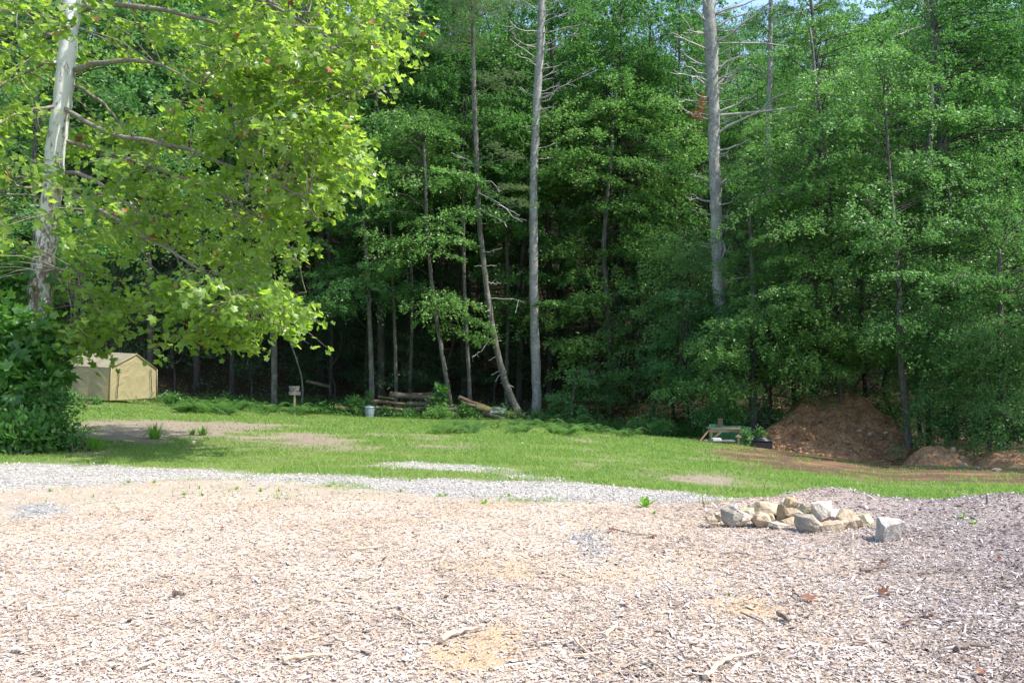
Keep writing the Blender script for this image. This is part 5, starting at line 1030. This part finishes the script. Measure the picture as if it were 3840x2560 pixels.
for i, (a, b_, w_, h_, mt, lb) in enumerate([(1790, 690, 85, 40, 'clay_stone', 'orange-brown slab rock at the foot of the reddish earth heap'), (1785, 655, 60, 36, 'rock_brown', 'brown rock perched above the orange-brown slab'), (1815, 722, 75, 36, 'rock_brown', 'flat brown rock below the orange-brown slab'), (2110, 762, 72, 34, 'rock_pale', 'pale flat rock on the ground at the far right'), (1940, 745, 30, 24, 'rock_grey', 'small grey stone left of the pale flat rock'), (2265, 690, 60, 60, 'clay_stone', 'brown rock on the stony heap at the right edge'), (1720, 580, 45, 45, 'rock_brown', 'upright stone on top of the reddish earth heap'), (1425, 530, 55, 40, 'clay_stone', 'stone at the foot of the lichen-blotched tree'), (1120, 430, 36, 24, 'rock_tan', 'tan stone stuck in the right face of the clay bank'), (970, 440, 40, 30, 'rock_grey', 'grey stone stuck in the middle of the clay bank'), (310, 512, 34, 30, 'rock_grey', 'grey stone low in the left of the clay bank'), (885, 412, 40, 26, 'rock_tan', 'tan stone in the centre of the clay bank')]):
    d = 29.0 if i < 7 else 33.2; c = z5(a, b_, d)
    if i < 7:
        x, y = at(2850 + a * .4209, 1440 + (b_ + h_ * .4) * .4209); d = min(y, 29.6); c = z5(a, b_, d)
    else: d = 34.2 if i > 7 else 33.0; c = z5(a, b_, d)
    s = d / FPX * .4209; tag(link('stone', rock_mesh((w_ * s, w_ * s * .8, h_ * s), 560 + i, 9), M[mt], None, c, (0, 0, rng.normal(0, .3))), lb, 'stone', 'stones on the clay')
for i, (px, py, w_, lb) in enumerate([(722, 1660, 20, 'white stone on the lawn below the left bare patch'), (2340, 1598, 12, 'small pale stone at the wood edge right of the large fern'), (1958, 1662, 10, 'small white scrap on the lawn below the splintered stump')]):
    x, y = at(px, py); s = w_ * y / FPX; tag(link('stone', rock_mesh((s, s * .8, s * .55), 590 + i, 9), M['rock_pale'], None, (x, y, g1(x, y) + s * .15), (0, 0, rng.random() * 3)), lb, 'stone')

# ------------------------------------------------------------------ sticks, dry leaves and weeds on the mulch
def z7(a, b_): return a * .8163, 1706 + b_ * .8163
def z8(a, b_): return 1920 + a * .8163, 1706 + b_ * .8163
def stick(label, pts, w, mat='stick', lift=.022, flat=False):
    q = []
    for a in pts: x, y = at(*a); q.append((x, y, g1(x, y) + lift + w * .4))
    q = np.array(q); base = q.mean(0); n = max(7, len(q) * 3); p = spline(q, n) - base; p[1:-1] += R.normal(0, w * .35, (n - 2, 3)) * (1, 1, .4)
    rad = w * .65 * np.linspace(1, .55, n) * (1 + R.normal(0, .08, n)); o = MB().tube(p, rad, 6, True, .12).build('stick', M[mat], loc=base)
    return tag(o, label, 'stick', 'sticks on the mulch')
for lb, pts_, w_, mt in [('thick pale forked-looking branch at the bottom edge right of centre', [z8(890, 1046), z8(930, 1000), z8(1000, 960), z8(1130, 925)], .022, 'stick'), ('thin bent pale stick near the bottom centre', [z8(285, 865), z8(340, 930), z8(420, 970)], .012, 'stick'),
                   ('dark splintered stick below the lone boulder', [z8(1600, 548), z8(1680, 535), z8(1750, 520)], .022, 'stick_dark'), ('dark curved twig on the mulch below the rock pile', [z8(960, 468), z8(1030, 462), z8(1100, 475)], .010, 'stick_dark'),
                   ('short dark twig just left of the largest red leaf', [z8(1290, 635), z8(1325, 682)], .012, 'stick_dark'), ('grey broken wood piece on the sandy patch', [z8(1225, 748), z8(1272, 788)], .03, 'stick_dark'), ('dark splintered stick at the lower right', [z8(2040, 914), z8(2110, 902), z8(2195, 905)], .022, 'stick_dark'),
                   ('pale stick right of the thin bent one at the bottom', [z8(630, 960), z8(712, 1022)], .012, 'stick'), ('thin grey stick crossing the sandy patch', [z8(1050, 742), z8(1160, 792)], .010, 'stick_dark'), ('wide pale splinter left of the sandy patch', [z8(425, 855), z8(480, 800)], .022, 'stick'),
                   ('thin stick beside the blue-grey gravel spot', [z8(460, 352), z8(550, 372), z8(640, 380)], .009, 'stick_dark'), ('short grey stick pointing up right below the lone boulder', [z8(1700, 502), z8(1762, 463)], .016, 'stick_dark'), ('pale stick at the bottom left of the thin bent one', [z8(260, 948), z8(430, 925)], .010, 'stick'),
                   ('thick tan stick with a sharp shadow on bare sandy soil', [z7(2025, 872), z7(2110, 838), z7(2195, 815)], .026, 'stick'), ('thin stick slanting down left of the thick tan stick', [z7(1820, 755), z7(1910, 790), z7(1995, 832)], .011, 'stick'), ('long pale splinter at the bottom centre left', [z7(1300, 977), z7(1400, 952), z7(1515, 938)], .022, 'stick'),
                   ('thin curved pale stick in the middle of the mulch', [z7(1860, 507), z7(1950, 495), z7(2035, 473)], .010, 'stick'), ('straight thin stick at the lower left', [z7(120, 892), z7(280, 885)], .010, 'stick'), ('short pale stick below the green weed', [z7(1960, 320), z7(2032, 310)], .012, 'stick'), ('long thin stick at the left below the gravel', [z7(110, 415), z7(200, 385), z7(300, 370)], .010, 'stick'),
                   ('pale stick near the bottom left', [z7(630, 1007), z7(722, 970)], .016, 'stick'), ('short pale splinter at the far left', [z7(30, 715), z7(75, 685)], .02, 'stick'), ('brown bark strip in the left middle of the mulch', [z7(800, 660), z7(852, 664)], .03, 'stick_dark'), ('wide bright splinter in the middle distance', [z7(1640, 447), z7(1752, 435)], .018, 'stick')]: stick(lb, pts_, w_, mt)
x, y = at(2637, 1903); base = np.array([x, y, g1(x, y)]); mb = MB().tube(np.array([(0, 0, -.02), (.012, 0, .04), (0, 0, .07), (-.012, 0, .125)]), [.008, .007, .006, .003], 5); tag(mb.build('upright_twig', M['stick_dark'], loc=base), 'dark twig standing upright in the mulch left of the rocks', 'twig')
x, y = at(3700, 1888); base = np.array([x, y, g1(x, y)]); mb = MB().tube(np.array([(0, 0, -.02), (.004, 0, .04), (.0, 0, .09)]), [.012, .011, .009], 6); tag(mb.build('upright_twig', M['stick_dark'], loc=base), 'short dark stub standing on the mulch ridge at the right', 'twig')
LF = []
for k in range(3):
    V, F = leaves(np.zeros((1, 3)), np.array([[0, 1., 0]]), np.array([[0, 0, 1.]]), np.ones(1), MAPLE); V[:, 2] = .35 * V[:, 0] ** 2 * (1, -1, .6)[k] + .25 * (V[:, 1] - .4) ** 2 + .1 * R.random(len(V)); LF.append(mesh_np('dry_leaf', V, F)); LF[-1].materials.append(M['dry_leaf'])
for i, ((px, py), w_, lb) in enumerate([(z8(1350, 680), 62, 'largest rust-red dry leaf on the mulch'), (z8(660, 382), 42, 'dry leaf below the left end of the rock pile'), (z8(1082, 686), 40, 'dry leaf at the top of the sandy patch'), (z8(1695, 655), 56, 'dark red dry leaf right of the largest one'), (z8(1895, 750), 50, 'curled red-brown dry leaf at the lower right'), (z8(1832, 790), 62, 'flat brown dry leaf beside the curled one'), (z8(1600, 855), 34, 'pale red dry leaf below the largest one'), (z8(2170, 1034), 52, 'red dry leaf at the bottom right'),
              (z8(2232, 492), 32, 'dry leaf far right in the middle distance'), (z8(1688, 508), 42, 'dry leaf by the dark stick below the lone boulder'), (z8(1545, 568), 28, 'dry leaf below the dark splintered stick'), (z8(2075, 235), 40, 'dry leaf on the mulch ridge at the right'), (z8(1985, 340), 24, 'small orange dry leaf right of the lone boulder'), (z7(1920, 377), 26, 'small dark red leaf in the centre of the mulch'), (z7(1015, 347), 24, 'small brown leaf left of centre'), (z8(470, 358), 40, 'dry leaf beside the blue-grey gravel spot'), (z8(530, 700), 28, 'thin dark dry leaf left of the sandy patch'), (z7(703, 298), 40, 'dark brown clump-like leaf in the left distance')]):
    x, y = at(px, py); s = w_ * .8163 * y / FPX; o = link('dry_leaf', LF[i % 3], None, None, (x, y, g1(x, y) + .022), (rng.normal(0, .25) + .25, rng.normal(0, .25), rng.random() * 6.28), s); tag(o, lb, 'leaf', 'dry leaves on the mulch')
def weed(label, px, py, hpx, nlf, seed, wide=.34):
    r = rg(seed); x, y = at(px, py); base = np.array([x, y, g1(x, y)]); t = thing('broadleaf_weed', label, 'weed', base); H = hpx * y / FPX
    for k in range(nlf):
        a = k * 6.28 / nlf + r.normal(0, .3); L = H * r.uniform(.8, 1.2); el = r.uniform(.7, 1.25); V = []; n = 7; dv = np.array([math.cos(a) * math.cos(el), math.sin(a) * math.cos(el), math.sin(el)]); sv = np.array([-math.sin(a), math.cos(a), 0]); nn = np.cross(sv, dv)
        for i in range(n):
            f = i / (n - 1); w_ = L * wide * .5 * math.sin(math.pi * min(1, f * .93 + .05)) ** .8; c = dv * L * f - np.array([0, 0, 1]) * L * .22 * f * f
            for s_ in (-1, 0, 1): V.append(c + sv * s_ * w_ + nn * (abs(s_) * w_ * .35) + r.normal(0, .003, 3))
        F = [(i * 3 + j, i * 3 + j + 1, i * 3 + j + 4, i * 3 + j + 3) for i in range(n - 1) for j in (0, 1)]; link('leaf', mesh_np('leaf', np.array(V), np.array(F), None, True), M['weed'], t)
    return t
weed('broad-leaved green weed standing alone where mulch meets the gravel', 2418, 1902, 50, 7, 1); weed('tiny green weed just below the lone broad-leaved one', 2452, 1926, 16, 5, 2); weed('small green sprout at the mulch edge near the centre', 1820, 1888, 22, 5, 3); weed('tiny green sprout on the mulch left of the sandy patch', 2733, 2236, 14, 4, 4); weed('tiny green sprout at the bottom edge centre', 1952, 2486, 14, 4, 5); weed('grassy weed on the mulch ridge at the right', 3610, 1945, 30, 6, 6, .16); weed('grassy weed beside the other on the mulch ridge', 3655, 1965, 26, 6, 7, .16)
def tuft(label, px, py, n, h, seed, gr=None):
    r = rg(seed); x, y = at(px, py); b = np.array([x, y, g1(x, y)]); a = r.random(n) * 6.28; sp = h * .45 * r.random(n); hh = h * r.uniform(.5, 1.1, n); root = np.stack([np.cos(a) * sp * .5, np.sin(a) * sp * .5, 0 * a - .01], 1); tip = root + np.stack([np.cos(a) * sp * 1.4, np.sin(a) * sp * 1.4, hh], 1); w_ = np.stack([-np.sin(a), np.cos(a), 0 * a], 1) * (.012 * y / 20); V = np.stack([root - w_, root + w_, tip], 1).reshape(-1, 3)
    tag(link('grass_tuft', mesh_np('grass_tuft', V, np.arange(n * 3).reshape(-1, 3)), M['weed'], None, b), lb_ if (lb_ := label) else '', 'grass', gr)
tuft('tall grass tuft in the left bare patch', 580, 1645, 160, .38, 1); tuft('second grass tuft right of the tall one in the bare patch', 760, 1632, 110, .26, 2); tuft('small grass tuft in the bare patch beside the second one', 722, 1630, 60, .18, 3); tuft('dark grass tuft left on the edge of the bare patch', 355, 1690, 120, .32, 4)
for i in range(16): tuft('small grass sprig growing through the tan gravelly strip', rng.uniform(150, 2000), rng.uniform(1800, 1868), 26, .06, 20 + i, 'grass sprigs in the gravel')
